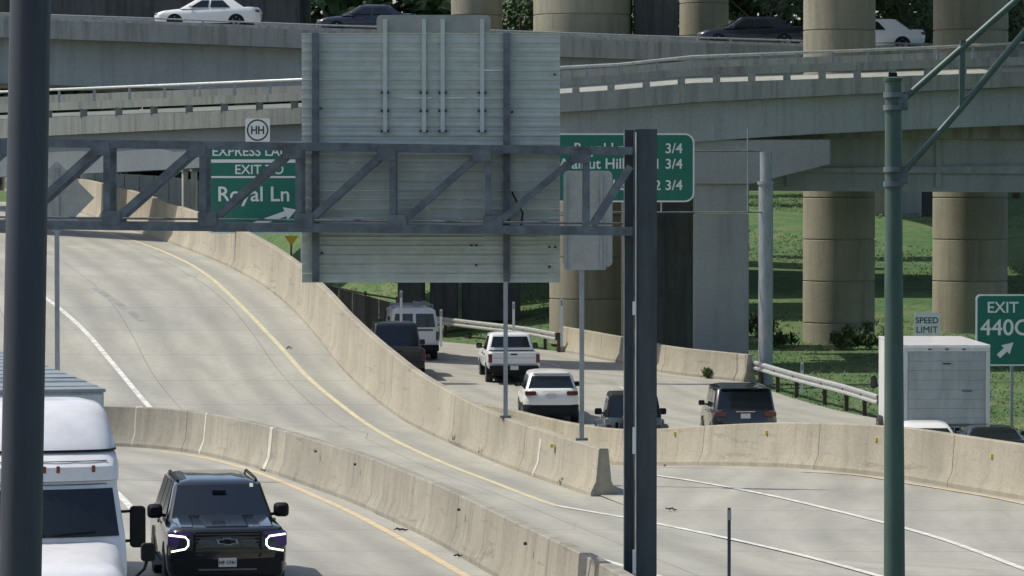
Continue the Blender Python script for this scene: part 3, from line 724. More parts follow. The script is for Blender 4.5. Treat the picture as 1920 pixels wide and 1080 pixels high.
for x in (722, 795, 830, 904):
    a = S_(x, 36); c = S_(x, 248); mb = MB(); mb.box(a.x - .035, a.x + .035, -.075, -.033, c.z, a.z); mb.build('tab_bracket', 'sign_back', sg, 0)
    for y in (174, 208, 246):
        for s in (-1, 1):
            p = S_(x + s * 6, y); mb = MB(); mb.box(p.x - .018, p.x + .018, -.09, -.03, p.z - .018, p.z + .018); mb.build('bolt', 'bolt', sg, 0)
for x, y in ((884, 460), (893, 460), (893, 497), (1030, 463), (1041, 463), (1030, 500), (604, 474), (602, 203), (1040, 140), (960, 210)):
    p = S_(x, y); mb = MB(); mb.box(p.x - .02, p.x + .02, -.05, -.03, p.z - .016, p.z + .016); mb.build('bolt', 'bolt', sg, 0)
a = S_(706, 28); c = S_(920, 60); mb = MB(); mb.prism(rrect(a.x, c.x, c.z, a.z, .08), 0, .012); mb.build('exit_tab', 'sign_back_dull', sg, 0)
mb = MB(); mb.tube([S_(960, 360) + Vector((0, -.1, 0)), S_(966, 372) + Vector((0, -.14, 0)), S_(972, 385) + Vector((0, -.12, 0)), S_(980, 398) + Vector((0, -.13, 0)), S_(977, 425) + Vector((0, -.2, 0))], .014, 8); mb.build('cable', 'trim_black', sg, 40)

# far gantry with the green signs
GD = 142.0
g2 = thing('sign_gantry', 'slim far gantry with one grey tube post beside the square pier', 'gantry', P(1436, 690, GD)); g2.location.z = z_land(GD) - .2
def T2(x, y, o=0): return P(x, y, GD) - g2.location + Vector((0, o, 0))
mb = MB(); mb.tube([Vector((0, .2, 0)), Vector((0, .2, T2(0, 345).z))], .27, 20); mb.build('post', 'galv', g2, 40)
mb = MB(); mb.tube([Vector((0, .2, T2(0, 347).z)), Vector((0, .2, T2(0, 284).z))], .22, 20); mb.build('post_top', 'galv', g2, 40)
mb = MB(); mb.lathe([(T2(0, 346).z, .32), (T2(0, 340).z, .32)], 'z', (0, .2, 0)); mb.build('flange', 'galv', g2, 30)
xl = 576
mb = MB(); mb.tube([T2(xl, 720, .2), T2(xl, 284, .2)], .25, 16); mb.build('post', 'galv', g2, 40)
for y in (283, 398):
    for o in (0, .9):
        mb = MB(); mb.tube([T2(xl - 190, y, o), T2(1430, y, o)], .026, 8); mb.build('chord', 'steel_dark', g2, 40)
for x in (1240, 1110, 980, 850, 720, 600, 470):
    mb = MB(); mb.tube([T2(x, 283), T2(x, 398)], .03, 8); mb.build('vertical', 'galv', g2, 40)
for x in (1402,):
    mb = MB(); mb.tube([T2(x, 240), T2(x, 400)], .025, 8); mb.build('mast', 'galv', g2, 40)

def green_sign(name, label, x0, x1, y0, y1, D, rows, r=.3, border=.05, bars=(), arrow=None, cat='sign', group=None, grad=None):
    t = thing(name, label, cat, P((x0 + x1) / 2, y1, D))
    L = lambda x, y: P(x, y, D) - t.location
    a = L(x0, y0); c = L(x1, y1)
    mb = MB(); mb.prism(rrect(a.x, c.x, c.z, a.z, r), 0, .05); mb.build('border', 'sign_white', t, 0)
    mb = MB(); mb.prism(rrect(a.x + border, c.x - border, c.z + border, a.z - border, r * .85), -.006, .001); mb.build('face', 'sign_green', t, 0)
    mb = MB(); mb.box(a.x + .3, c.x - .3, .05, .12, (a.z + c.z) / 2 - .1, (a.z + c.z) / 2 + .1); mb.build('back_stiffener', 'galv', t, 0)
    for s, x, y, cap, mode in rows:
        p = L(x, y); text(s, cap * D / F / .69, 'sign_white', t, (p.x, -.014, p.z), 'lettering', mode, .012)
    for bx0, bx1, by, hh in bars:
        p = L(bx0, by); q = L(bx1, by); mb = MB(); mb.box(p.x, q.x, -.012, -.006, p.z - hh / 2, p.z + hh / 2); mb.build('divider_bar', 'sign_white', t, 0)
    if arrow:
        (ax, ay, bx, by, wd) = arrow; p = L(ax, ay); q = L(bx, by); d = (q - p); d.y = 0; ln = d.length; d.normalize(); nrm = Vector((-d.z, 0, d.x))
        h = min(wd * 2.2, ln * .6); base = q - d * h
        pts = [p + nrm * wd / 2, base + nrm * wd / 2, base + nrm * wd * 1.25, q, base - nrm * wd * 1.25, base - nrm * wd / 2, p - nrm * wd / 2]
        mb = MB(); mb.prism([(v.x, v.z) for v in pts], -.014, -.006); mb.build('arrow', 'sign_white', t, 0)
    return t
green_sign('guide_sign', 'green guide sign reading Express Lane Exit to Royal Ln behind the truss', 388, 584, 266, 438, GD - .12,
    [('EXPRESS LANE', 397, 292, 17, 'LEFT'), ('EXIT TO', 486, 326, 17, 'CENTER'), ('Royal Ln', 407, 377, 27, 'LEFT')],
    .2, .06, [(388, 584, 302, .12), (388, 584, 332, .07)], (470, 424, 556, 393, .2))
green_sign('guide_sign', 'green guide sign listing Walnut Hill with distances behind the truss post', 938, 1302, 250, 379, GD - .12,
    [('Royal Ln', 1172, 287, 19, 'RIGHT'), ('3/4', 1280, 287, 18, 'RIGHT'), ('Walnut Hill', 1172, 316, 19, 'RIGHT'), ('1 3/4', 1280, 316, 18, 'RIGHT'), ('Loop 12', 1172, 356, 19, 'RIGHT'), ('2 3/4', 1280, 356, 18, 'RIGHT')], .35, .06)
# little square logo plate over the express sign
t = thing('logo_sign', 'white square plate with a double H in a circle, above the express sign', 'sign', P(482, 266, GD - .1))
a = P(460, 222, GD - .1) - t.location; c = P(506, 266, GD - .1) - t.location
mb = MB(); mb.prism(rrect(a.x, c.x, c.z, a.z, .06), 0, .03); mb.build('plate', 'sign_white', t, 0)
cx = (a.x + c.x) / 2; cz = (a.z + c.z) / 2; ring_o = [(cx + .40 * math.cos(2 * math.pi * k / 32), cz + .40 * math.sin(2 * math.pi * k / 32)) for k in range(32)]; ring_i = [(cx + .345 * math.cos(2 * math.pi * k / 32), cz + .345 * math.sin(2 * math.pi * k / 32)) for k in range(32)]
mb = MB(); mb.v = [(x, -.006, z) for x, z in ring_o] + [(x, -.006, z) for x, z in ring_i]; mb.f = [(k, (k + 1) % 32, (k + 1) % 32 + 32, k + 32) for k in range(32)]; mb.build('ring', 'sign_ink', t, 0)
text('HH', .42, 'sign_ink', t, (cx, -.008, cz - .14), 'lettering', 'CENTER', .02, .85)
# exit gore sign at right edge
ex = green_sign('exit_sign', 'green exit number sign with a slanted arrow at the right edge', 1830, 1956, 552, 686, 125.0,
    [('EXIT', 1850, 586, 20, 'LEFT'), ('440C', 1838, 628, 29, 'LEFT')], .14, .05, (), (1872, 668, 1900, 642, .16))
for x in (1897, 1940):
    p = P(x, 686, 125.1) - ex.location; q = P(x, 812, 125.1) - ex.location; mb = MB(); mb.box(p.x - .05, p.x + .05, .05, .15, q.z - .6, p.z + 1.5); mb.build('post', 'galv', ex, 0)
# speed limit sign
sp = thing('speed_limit_sign', 'small white speed limit sign above the box truck roof', 'sign', P(1738, 700, 146)); L = lambda x, y: P(x, y, 146) - sp.location
a = L(1714, 586); c = L(1762, 652); mb = MB(); mb.prism(rrect(a.x, c.x, c.z, a.z, .07), 0, .02); mb.build('plate', 'sign_white', sp, 0)
text('SPEED', 11 * 146 / F / .69, 'sign_ink', sp, (L(1738, 606).x, -.006, L(1738, 606).z), 'lettering', 'CENTER', .01)
text('LIMIT', 12 * 146 / F / .69, 'sign_ink', sp, (L(1738, 624).x, -.006, L(1738, 624).z), 'lettering', 'CENTER', .0)
mb = MB(); mb.box(-.04, .04, .02, .08, -.5, a.z - .1); mb.build('post', 'galv', sp, 0)
# yellow warning sign behind barrier
ws = thing('warning_sign', 'small faded yellow pennant sign standing behind the ramp barrier', 'sign', P(546, 520, 150)); L = lambda x, y: P(x, y, 150) - ws.location
mb = MB(); mb.prism([(L(x, y).x, L(x, y).z) for x, y in [(533, 442), (560, 442), (549, 458), (544, 458)]], 0, .02); mb.build('plate', 'sign_yellow', ws, 0)
mb = MB(); mb.box(-.04, .04, .02, .08, -2.0, L(0, 445).z); mb.build('post', 'steel_dark', ws, 0)

# blank sign on the median post and its neighbour pole, both on top of the ramp barrier
def on_barrier(pl, hs, xpx, zf, sgn=1):
    ns = side_normals(pl, sgn)
    best = min(range(len(pl)), key=lambda i: abs(960 + F * (pl[i].x + ns[i].x * .3) / (pl[i].y + ns[i].y * .3) - xpx))
    p = pl[best] + ns[best] * .3
    return Vector(((xpx - 960) * p.y / F, p.y, zf(pl[best].y) + max(.95, min(1.75, hs[best]))))
p0 = on_barrier(A_pl, hA, 1091, z_ramp)
md = thing('median_sign', 'blank back of an upright sign on a grey pole standing on the barrier end', 'sign', p0); L = lambda x, y: P(x, y, p0.y) - p0
mb = MB(); mb.box(-.055, .055, -.055, .055, 0, L(0, 330).z); mb.build('pole', 'galv', md, 0)
mb = MB(); mb.box(-.14, .14, -.14, .14, 0, .05); mb.build('base_plate', 'steel_dark', md, 0)
a = L(1056, 320); c = L(1148, 500); mb = MB(); mb.prism(rrect(a.x, c.x, c.z, a.z, .12), -.1, -.075); mb.build('plate', 'sign_back_dull', md, 0)
a = L(1062, 440); c = L(1136, 506); mb = MB(); mb.prism(rrect(a.x, c.x, c.z, a.z, .03), -.13, -.102); mb.build('plate', 'sign_back_dull', md, 0)
for x in (1060, 1127):
    a = L(x, 326); c = L(x, 504); mb = MB(); mb.box(a.x - .03, a.x + .03, -.17, -.131, c.z, a.z); mb.build('stiffener', 'galv', md, 0)
p0 = on_barrier(A_pl, hA, 948, z_ramp)
md = thing('median_pole', 'grey pole on the ramp barrier rising behind the large sign back', 'pole', p0); L = lambda x, y: P(x, y, p0.y) - p0
mb = MB(); mb.box(-.055, .055, -.055, .055, 0, L(0, 360).z); mb.build('pole', 'galv', md, 0)
mb = MB(); mb.box(-.14, .14, -.14, .14, 0, .05); mb.build('base_plate', 'steel_dark', md, 0)
a = L(905, 330); c = L(990, 470); mb = MB(); mb.prism(rrect(a.x, c.x, c.z, a.z, .1), .056, .075); mb.build('plate', 'sign_back_dull', md, 0)
# diamond warning sign seen from behind, left edge of the ramp
p0 = P(108, 690, 92.0); p0.z = 0
ds = thing('diamond_sign', 'grey back of a diamond warning sign on a post left of the ramp', 'sign', p0); L = lambda x, y: P(x, y, 92.0) - p0
cz = L(108, 371).z; hd = 70 * 92 / F
mb = MB(); mb.prism([(hd, cz), (.04, cz + hd - .04), (-.04, cz + hd - .04), (-hd, cz), (-.04, cz - hd + .04), (.04, cz - hd + .04)], -.02, 0); mb.build('plate', 'sign_back_dull', ds, 0)
mb = MB(); mb.box(-.055, .055, -.08, -.021, 0, cz + hd * .8); mb.build('post', 'galv', ds, 0)
mb = MB(); mb.box(-.5, .5, -.05, -.021, cz - .55, cz - .47); mb.build('stiffener', 'galv', ds, 0)

# ================================================================== NEAR POLES
t = thing('near_pole', 'thick dark pole close to the camera at the left edge', 'pole', (P(40, 1500, 23).x, 23, 0))
L = lambda x, y: P(x, y, 23) - t.location
w = 39 * 23 / F
mb = MB(); mb.tube([Vector((L(28, 2300).x, 0, 0)), L(38, 1100), L(57, 0), L(61, -300)], [w * 1.08, w * 1.02, w * .98, w * .97], 32); mb.build('shaft', 'pole_near', t, 40)
mb = MB(); b0 = L(28, 2300).x; mb.lathe([(0, .28), (.05, .28)], 'z', (b0, 0, 0)); mb.build('base_plate', 'pole_near', t, 30)
t = thing('mast_pole', 'dark green pole with two slanting arms at upper right', 'pole', (P(1677, 1500, 38).x, 38, 0))
L = lambda x, y: P(x, y, 38) - t.location
mb = MB(); mb.tube([Vector((L(1678, 1900).x, 0, 0)), L(1677, 1080), L(1675, 152)], [21 * 38 / F, 20 * 38 / F, 15.5 * 38 / F], 24); mb.build('shaft', 'pole_green', t, 40)
mb = MB(); q = L(1675, 152); mb.lathe([(0, .095), (.03, .1), (.04, .06), (.05, .0)], 'z', q); mb.build('pole_cap', 'pole_green', t, 30)
mb = MB(); mb.tube([L(1688, 192), L(1900, 5), L(2000, -83)], [.034, .034, .034], 14); mb.build('arm', 'pole_green', t, 40)
mb = MB(); mb.tube([L(1688, 330), L(1800, 205), L(1925, 55), L(2010, -45)], [.034] * 4, 14); mb.build('arm', 'pole_green', t, 40)
mb = MB(); mb.bar(L(1805, 75), L(1803, 205), .05, .05, Vector((0, 1, 0))); mb.build('strut', 'pole_green', t, 0)
for y in (178, 202, 318, 345):
    mb = MB(); q = L(1676, y); mb.lathe([(-.025, .105), (.025, .105)], 'z', q, 20); mb.build('clamp_band', 'steel_dark', t, 30)
for y in (192, 330):
    mb = MB(); q = L(1690, y); mb.box(q.x - .06, q.x + .06, -.07, .07, q.z - .08, q.z + .08); mb.build('arm_bracket', 'steel_dark', t, 0, .01)
mb = MB(); q = L(1672, 146); mb.box(q.x - .03, q.x + .05, -.04, .04, q.z, q.z + .05); mb.build('photocell', 'trim_black', t, 0)
t = thing('marker_post', 'thin dark marker post standing near the bottom centre right', 'post', (P(1367, 1080, 58).x, 58, 0))
L = lambda x, y: P(x, y, 58) - t.location
mb = MB(); mb.box(-.025, .025, -.02, .02, 0, L(0, 952).z); mb.build('stake', 'steel_post', t, 0, .004)
mb = MB(); mb.box(-.03, .03, -.03, -.021, L(0, 975).z, L(0, 956).z); mb.build('reflector', 'galv', t, 0)

# ================================================================== GUARDRAILS
def guardrail(label, px, zf, h0=.46, npost=8):
    pl = polyline([G(x, y, zf) for x, y in px], .6); t = thing('guardrail', label, 'guardrail', pl[0].copy()); o0 = pl[0].copy(); ns = side_normals(pl, 1)
    prof = [(0, .0), (-.06, .04), (-.06, .09), (0, .13), (0, .18), (-.06, .22), (-.06, .27), (0, .31), (.012, .31), (-.045, .27), (-.045, .22), (.014, .18), (.014, .13), (-.045, .09), (-.045, .04), (.012, 0)]
    mb = MB(); mb.rings([[p - o0 + nn * a * 1.3 + Vector((0, 0, h0 + z * 1.15)) for a, z in prof] for p, nn in zip(pl, ns)]); mb.build('rail', 'galv_bright', t, 30)
    for k in range(npost):
        i = int(k * (len(pl) - 1) / (npost - 1)); p = pl[i] - o0 + ns[i] * .14
        mb = MB(); mb.box(p.x - .07, p.x + .07, p.y - .07, p.y + .07, p.z - .5, p.z + h0 + .34); mb.build('post', 'bark', t, 0)
        q = pl[i] - o0 + ns[i] * .04; mb = MB(); mb.box(q.x - .06, q.x + .06, q.y - .03, q.y + .04, q.z + h0 + .02, q.z + h0 + .33); mb.build('block', 'bark', t, 0)
    return t
gr1 = guardrail('bright guardrail in the grass between the dark vehicle and the box truck', [(1646, 783), (1580, 762), (1500, 741), (1440, 723), (1386, 706)], z_free, .42, 8)
gr2 = guardrail('bright guardrail running left from the short parapet behind the white pickup', [(1042, 660), (980, 648), (900, 638), (830, 629), (760, 621), (690, 614)], z_free, .46, 9)
# thin delineator stakes along the road edge
for i, (x, y0, y1, lb) in enumerate(((827, 580, 612, 'pale delineator stake above the guardrail nearest the white van'), (963, 566, 600, 'pale delineator stake behind the grey median pole'), (1504, 680, 712, 'pale delineator stake in the grass behind the bright guardrail'), (1053, 560, 612, 'pale delineator stake against the round column'), (752, 545, 575, 'pale delineator stake over the white van roof'))):
    Dd = 150 if x != 1504 else 139; p = P(x, y1, Dd); t = thing('delineator', lb, 'marker', p, 0, 'delineator stakes')
    mb = MB(); hgt = (P(x, y0, Dd) - p).z; mb.box(-.05, .05, -.015, .015, -.8, hgt); mb.build('stake', 'sign_white', t, 0)
    mb = MB(); mb.box(-.035, .035, -.022, -.016, hgt - .28, hgt - .06); mb.build('reflector', 'galv', t, 0)
# dark fence on the bank left of the van
fn = thing('fence', 'low dark rail fence on the grass bank left of the van', 'fence', P(600, 560, 176)); L = lambda x, y: P(x, y, 176) - fn.location
for x in (560, 620, 685, 745):
    yy = lin([(560, 518), (620, 532), (685, 546), (745, 556)], x); a = L(x, yy); mb = MB(); mb.box(a.x - .06, a.x + .06, -.05, .05, a.z - 1.3, a.z); mb.build('post', 'bark', fn, 0)
mb = MB(); mb.tube([L(x, y) for x, y in ((555, 522), (620, 537), (685, 551), (748, 561))], .045, 8); mb.build('rail', 'bark', fn, 40)

# ================================================================== VEHICLES
def ring(yf, yr, w, r, zf, zr, bowf=.0, bowr=.0, k=4, wr=None):
    """plan outline (counter-clockwise from above); front at +y; z varies linearly from front to rear; wr = half width at the rear"""
    wr = w if wr is None else wr; pts = []
    for cx, cy, a0, hw in ((1, yf, 0, w), (-1, yf, 90, w), (-1, yr, 180, wr), (1, yr, 270, wr)):
        ccx = cx * (hw - r); ccy = cy - r if cy == yf else cy + r
        for i in range(k + 1):
            t = R(a0 + 90 * i / k); pts.append([ccx + r * math.cos(t), ccy + r * math.sin(t)])
        if a0 == 0:
            for i in (1, 2, 3): pts.append([(hw - r) * (1 - i / 2.0), yf])
        if a0 == 180:
            for i in (1, 2, 3): pts.append([-(hw - r) * (1 - i / 2.0), yr])
    out = []
    for x, y in pts:
        u = max(0, 1 - (x / w) ** 2)
        yy = y
        if y > (yf + yr) / 2: yy += bowf * u
        else: yy -= bowr * u
        t = (y - yr) / (yf - yr); out.append(Vector((x, yy, zr + (zf - zr) * t)))
    return out
def loft(name, mat, parent, rings_, ang=38): mb = MB(); mb.rings(rings_); return mb.build(name, mat, parent, ang)
def panel(name, mat, parent, quad_pts, eps=.006):
    """thin plate through the given corner points (outward normal first face)"""
    pts = [Vector(p) for p in quad_pts]; nn = Vector((0, 0, 0))
    for i in range(len(pts)): nn += pts[i].cross(pts[(i + 1) % len(pts)])
    nn.normalize(); n_ = len(pts)
    mb = MB(); mb.v = [tuple(p + nn * eps) for p in pts] + [tuple(p - nn * .01) for p in pts]
    mb.f = [tuple(range(n_)), tuple(range(2 * n_ - 1, n_ - 1, -1))] + [(k, k + n_, (k + 1) % n_ + n_, (k + 1) % n_) for k in range(n_)]
    return mb.build(name, mat, parent, 0)
def wheel(t, x, y, r, wd=.24, rim='rim', name='wheel'):
    s = 1 if x > 0 else -1
    e = bpy.data.objects.new(name, None); C.objects.link(e); e.parent = t; e.location = (x, y, r); e.empty_display_size = .1
    mb = MB(); prof = [(-wd / 2, r * .62), (-wd / 2, r * .93), (-wd * .4, r), (wd * .4, r), (wd / 2, r * .93), (wd / 2, r * .62)]
    mb.lathe([(h, q) for h, q in prof], 'x', n=28); mb.build('tyre', 'tyre', e, 30)
    mb = MB(); mb.lathe([(s * wd * .1, r * .64), (s * (wd / 2 + .004), r * .63), (s * (wd / 2 + .006), r * .55), (s * (wd / 2 - .05), r * .5), (s * (wd / 2 - .03), r * .16), (s * (wd / 2), r * .12), (s * (wd / 2 + .004), .001)], 'x', n=28); mb.build('rim', rim, e, 30)
    for k in range(5):
        a = 2 * math.pi * k / 5 + .3; mb = MB(); d = Vector((0, math.cos(a), math.sin(a)))
        mb.bar(d * r * .1 + Vector((s * (wd / 2 - .012), 0, 0)), d * r * .56 + Vector((s * (wd / 2 - .008), 0, 0)), r * .16, .03, Vector((1, 0, 0))); mb.build('spoke', rim, e, 0)
    return e
def arch(t, x, y, r, z0, mat='trim_black', wd=.03):
    s = 1 if x > 0 else -1; n_ = 18; mb = MB(); pts = []
    for k in range(n_ + 1):
        a = math.pi * k / n_; zz = r * math.sin(a); pts.append((r * math.cos(a), zz))
    pts = [(r, z0 - r * 0 - 0)] + pts[0:] if False else pts
    vs = [(x, y + p, .0 + q) for p, q in pts] + [(x - s * .3, y + p, q) for p, q in pts]
    m_ = len(pts); mb.v = [(a, b2, c + z0) for a, b2, c in vs]
    mb.f = [tuple(range(m_)), tuple(range(2 * m_ - 1, m_ - 1, -1))] + [(k, k + m_, k + 1 + m_, k + 1) for k in range(m_ - 1)] + [(0, m_ - 1, 2 * m_ - 1, m_)]
    return mb.build('wheel_arch', mat, t, 0)
def mirror(t, x, y, z, w=.2, h=.17, mat='trim_black', d=.12):
    s = 1 if x > 0 else -1; mb = MB(); rr = []
    for yy, k in ((y + d / 2, .6), (y + d * .2, .95), (y - d / 2, 1.0)):
        rr.append([Vector((x + s * w / 2 + a, yy, z + c)) for a, c in rrect(-w / 2 * k, w / 2 * k, -h / 2 * k, h / 2 * k, h * .28 * k, 3)])
    mb.rings(rr); o = mb.build('mirror', mat, t, 40)
    mb = MB(); mb.bar(Vector((x - s * .06, y, z - h * .3)), Vector((x + s * .06, y, z - h * .25)), .06, .05); mb.build('mirror_arm', 'trim_black', o, 0)
    mb = MB(); mb.prism(rrect(x + s * w / 2 - w * .42, x + s * w / 2 + w * .42, z - h * .4, z + h * .4, h * .2, 3), y - d / 2 - .004, y - d / 2 + .01); mb.build('mirror_glass', 'glass_dark', o, 0)
    return o
def cabin_fn(z0, z1, fr, rr, wd):
    """linear greenhouse: front y, rear y and half width at belt and roof"""
    def f(z):
        t = (z - z0) / (z1 - z0); return fr[0] + (fr[1] - fr[0]) * t, rr[0] + (rr[1] - rr[0]) * t, wd[0] + (wd[1] - wd[0]) * t
    return f
def glasshouse(t, f, z0, z1, paint_, side_cuts, glass='glass_dark', rear=True, front=True, m=.07, roofmat=None, crown=.05, zwin=None, rear_z0=None, r0=.12, bow=.06):
    """roof/pillars as one loft, panes as separate thin plates slightly proud"""
    a = f(z0); c = f(z1); zm = z1 - .05; b2 = f(zm)
    loft('cabin', paint_, t, [ring(a[0], a[1], a[2], r0, z0 - .06, z0 - .06, bow, bow * .5), ring(b2[0], b2[1], b2[2], r0, zm, zm, bow, bow * .5), ring(b2[0] - .06, b2[1] + .05, b2[2] - .05, r0, z1, z1, bow, bow * .5), ring(b2[0] - .3, b2[1] + .25, b2[2] - .25, r0, z1 + crown, z1 + crown * .8)])
    zl = z0 + .02; zh = zm - .05
    if zwin: zl, zh = zwin
    fl, rl, wl_ = f(zl); fh, rh, wh = f(zh)
    if front: 
        bx = bow * (1 - .8)
        mb = MB(); rows_ = []
        for z_, y_, w_ in ((zl, fl, wl_), (zh, fh, wh)):
            rows_.append([Vector(((w_ - m) * k / 4.0, y_ + bow * max(0, 1 - (k * (w_ - m) / 4.0 / w_) ** 2) * (1 if abs(k) < 4 else 1) + .012, z_)) for k in range(-4, 5)])
        n_ = 9; mb.v = [tuple(p) for r_ in rows_ for p in r_] + [tuple(p - Vector((0, .03, 0))) for r_ in rows_ for p in r_]
        for k in range(8): mb.f += [(k, k + 1, k + 1 + n_, k + n_), (k + 2 * n_, k + 3 * n_, k + 1 + 3 * n_, k + 1 + 2 * n_)]
        mb.build('windshield', glass, t, 40)
    if rear:
        zr_ = rear_z0 if rear_z0 else zl
        fr_, rr_, wr_ = f(zr_)
        mb = MB(); rows_ = []
        for z_, y_, w_ in ((zr_, rr_, wr_), (zh, rh, wh)):
            rows_.append([Vector(((w_ - m * 1.3) * k / 4.0, y_ - bow * .5 * max(0, 1 - (k * (w_ - m * 1.3) / 4.0 / w_) ** 2) - .012, z_)) for k in range(-4, 5)])
        n_ = 9; mb.v = [tuple(p) for r_ in rows_ for p in r_] + [tuple(p + Vector((0, .03, 0))) for r_ in rows_ for p in r_]
        for k in range(8): mb.f += [(k, k + n_, k + 1 + n_, k + 1), (k + 2 * n_, k + 1 + 2 * n_, k + 1 + 3 * n_, k + 3 * n_)]
        mb.build('rear_window', glass, t, 40)
    for s in (-1, 1):
        for (ya, yb, ta, tb) in side_cuts:         # bottom front/rear y and top front/rear y
            panel('side_window', glass, t, [(s * (wl_), ya, zl), (s * (wl_), yb, zl), (s * wh, tb, zh), (s * wh, ta, zh)], .008 if s > 0 else .008)
def plate(t, y, z, w=.30, h=.15, txt=None, s=-1):
    mb = MB(); mb.box(-w / 2, w / 2, min(y, y + s * .012), max(y, y + s * .012), z - h / 2, z + h / 2); o = mb.build('license_plate', 'plate', t, 0)
    return o

def base_vehicle(name, label, cat, loc, heading, group=None):
    """heading in degrees clockwise from straight away (+Y)"""
    return thing(name, label, cat, loc, -R(heading), group)

def suv(name, label, loc, heading, paint_, L_=4.6, W=1.855, H=1.69, belt=1.05, hood=1.02, wheel_r=.36, lower='trim_black', rear_lo=1.12, boxy=.0, cut=.30, plate_z=.86, rails=False, tail='wide', skirt=.52, roof_paint=None):
    t = base_vehicle(name, label, 'car', loc, heading); w = W / 2; yf = L_ / 2; yr = -L_ / 2
    loft('lower_body', lower, t, [ring(yf - .12, yr + .10, w - .05, .22, .24, .26, .08, .06), ring(yf - .03, yr + .02, w - .005, .25, .36, .38, .1, .08), ring(yf - .02, yr + .01, w, .25, skirt - .05, skirt, .1, .08), ring(yf - .05, yr + .04, w - .03, .25, skirt + .02, skirt + .06, .1, .08)])
    loft('body', paint_, t, [ring(yf - .03, yr + .03, w - .012, .28, skirt - .02, skirt - .02, .1, .08), ring(yf, yr, w, .28, .72, .72, .1, .08), ring(yf - .04, yr + .02, w - .01, .28, .86, .92, .1, .08), ring(yf - .22, yr + .08, w - .05, .26, hood - .08, belt + .02, .08, .06), ring(yf - .45, yr + .14, w - .12, .22, hood - .02, belt + .07, .04, .04), ring(yf - 1.0, yr + .4, w - .3, .2, hood + .02, belt + .08)])
    f = cabin_fn(belt, H - .04, (yf - 1.25, yf - 1.95 - boxy * -.2), (yr + .12, yr + .12 + cut), (w - .06, w - .24 + boxy * .08))
    cf = f(belt)[0]
    glasshouse(t, f, belt, H - .04, paint_, [(cf - .45, cf - 1.35, cf - 1.0, cf - 1.4), (cf - 1.45, cf - 2.25, cf - 1.5, cf - 2.2), (cf - 2.35, yr + .45, cf - 2.3, yr + .7)], 'glass_dark', rear_z0=rear_lo)
    for x in (-w + .11, w - .11):
        for y in (yf - .88, yr + .88):
            wheel(t, x, y, wheel_r, .23)
            arch(t, math.copysign(w + .006, x), y, wheel_r + .06, wheel_r * .8)
    for s in (-1, 1):
        mirror(t, s * (w - .02), cf - .5, belt + .08, .2, .16)
        z0 = 1.0 * belt - .16
        mb = MB(); mb.prism(rrect(min(s * (w - .05), s * (w - .42)), max(s * (w - .05), s * (w - .42)), z0, z0 + .14, .04, 3), yr - .055, yr + .16); mb.build('taillight', 'lamp_red', t, 0)
        mb = MB(); mb.prism(rrect(min(s * (w - .1), s * (w - .5)), max(s * (w - .1), s * (w - .5)), .74, .86, .04, 3), yf - .12, yf + .01); mb.build('headlight', 'lamp_clear', t, 0)
        if rails:
            mb = MB(); fz = f(H - .09); mb.tube([Vector((s * (fz[2] - .06), fz[0] - .3, H)), Vector((s * (fz[2] - .06), fz[0] - .45, H + .05)), Vector((s * (fz[2] - .06), fz[1] + .45, H + .05)), Vector((s * (fz[2] - .06), fz[1] + .3, H))], .02, 8); mb.build('roof_rail', 'trim_black', t, 40)
    plate(t, yr - .09, plate_z)
    mb = MB(); mb.box(-.3, .3, yr - .10, yr - .02, plate_z + .12, plate_z + .15); mb.build('plate_garnish', 'chrome' if paint_ != 'paint_white' else 'paint_white', t, 0)
    fz = f(H - .09); mb = MB(); mb.rings([ring(fz[1] + .2, fz[1] - .12, fz[2] - .1, .06, H - .03, H - .05), ring(fz[1] + .2, fz[1] - .10, fz[2] - .1, .06, H + .0, H - .02)]); mb.build('spoiler', paint_, t, 30)
    for s in (-1, 1):
        for y in (cf - 1.2, cf - 2.1): mb = MB(); mb.box(s * (w + .005) - .015, s * (w + .005) + .015, y - .1, y + .1, belt - .12, belt - .08); mb.build('door_handle', paint_, t, 0)
    return t

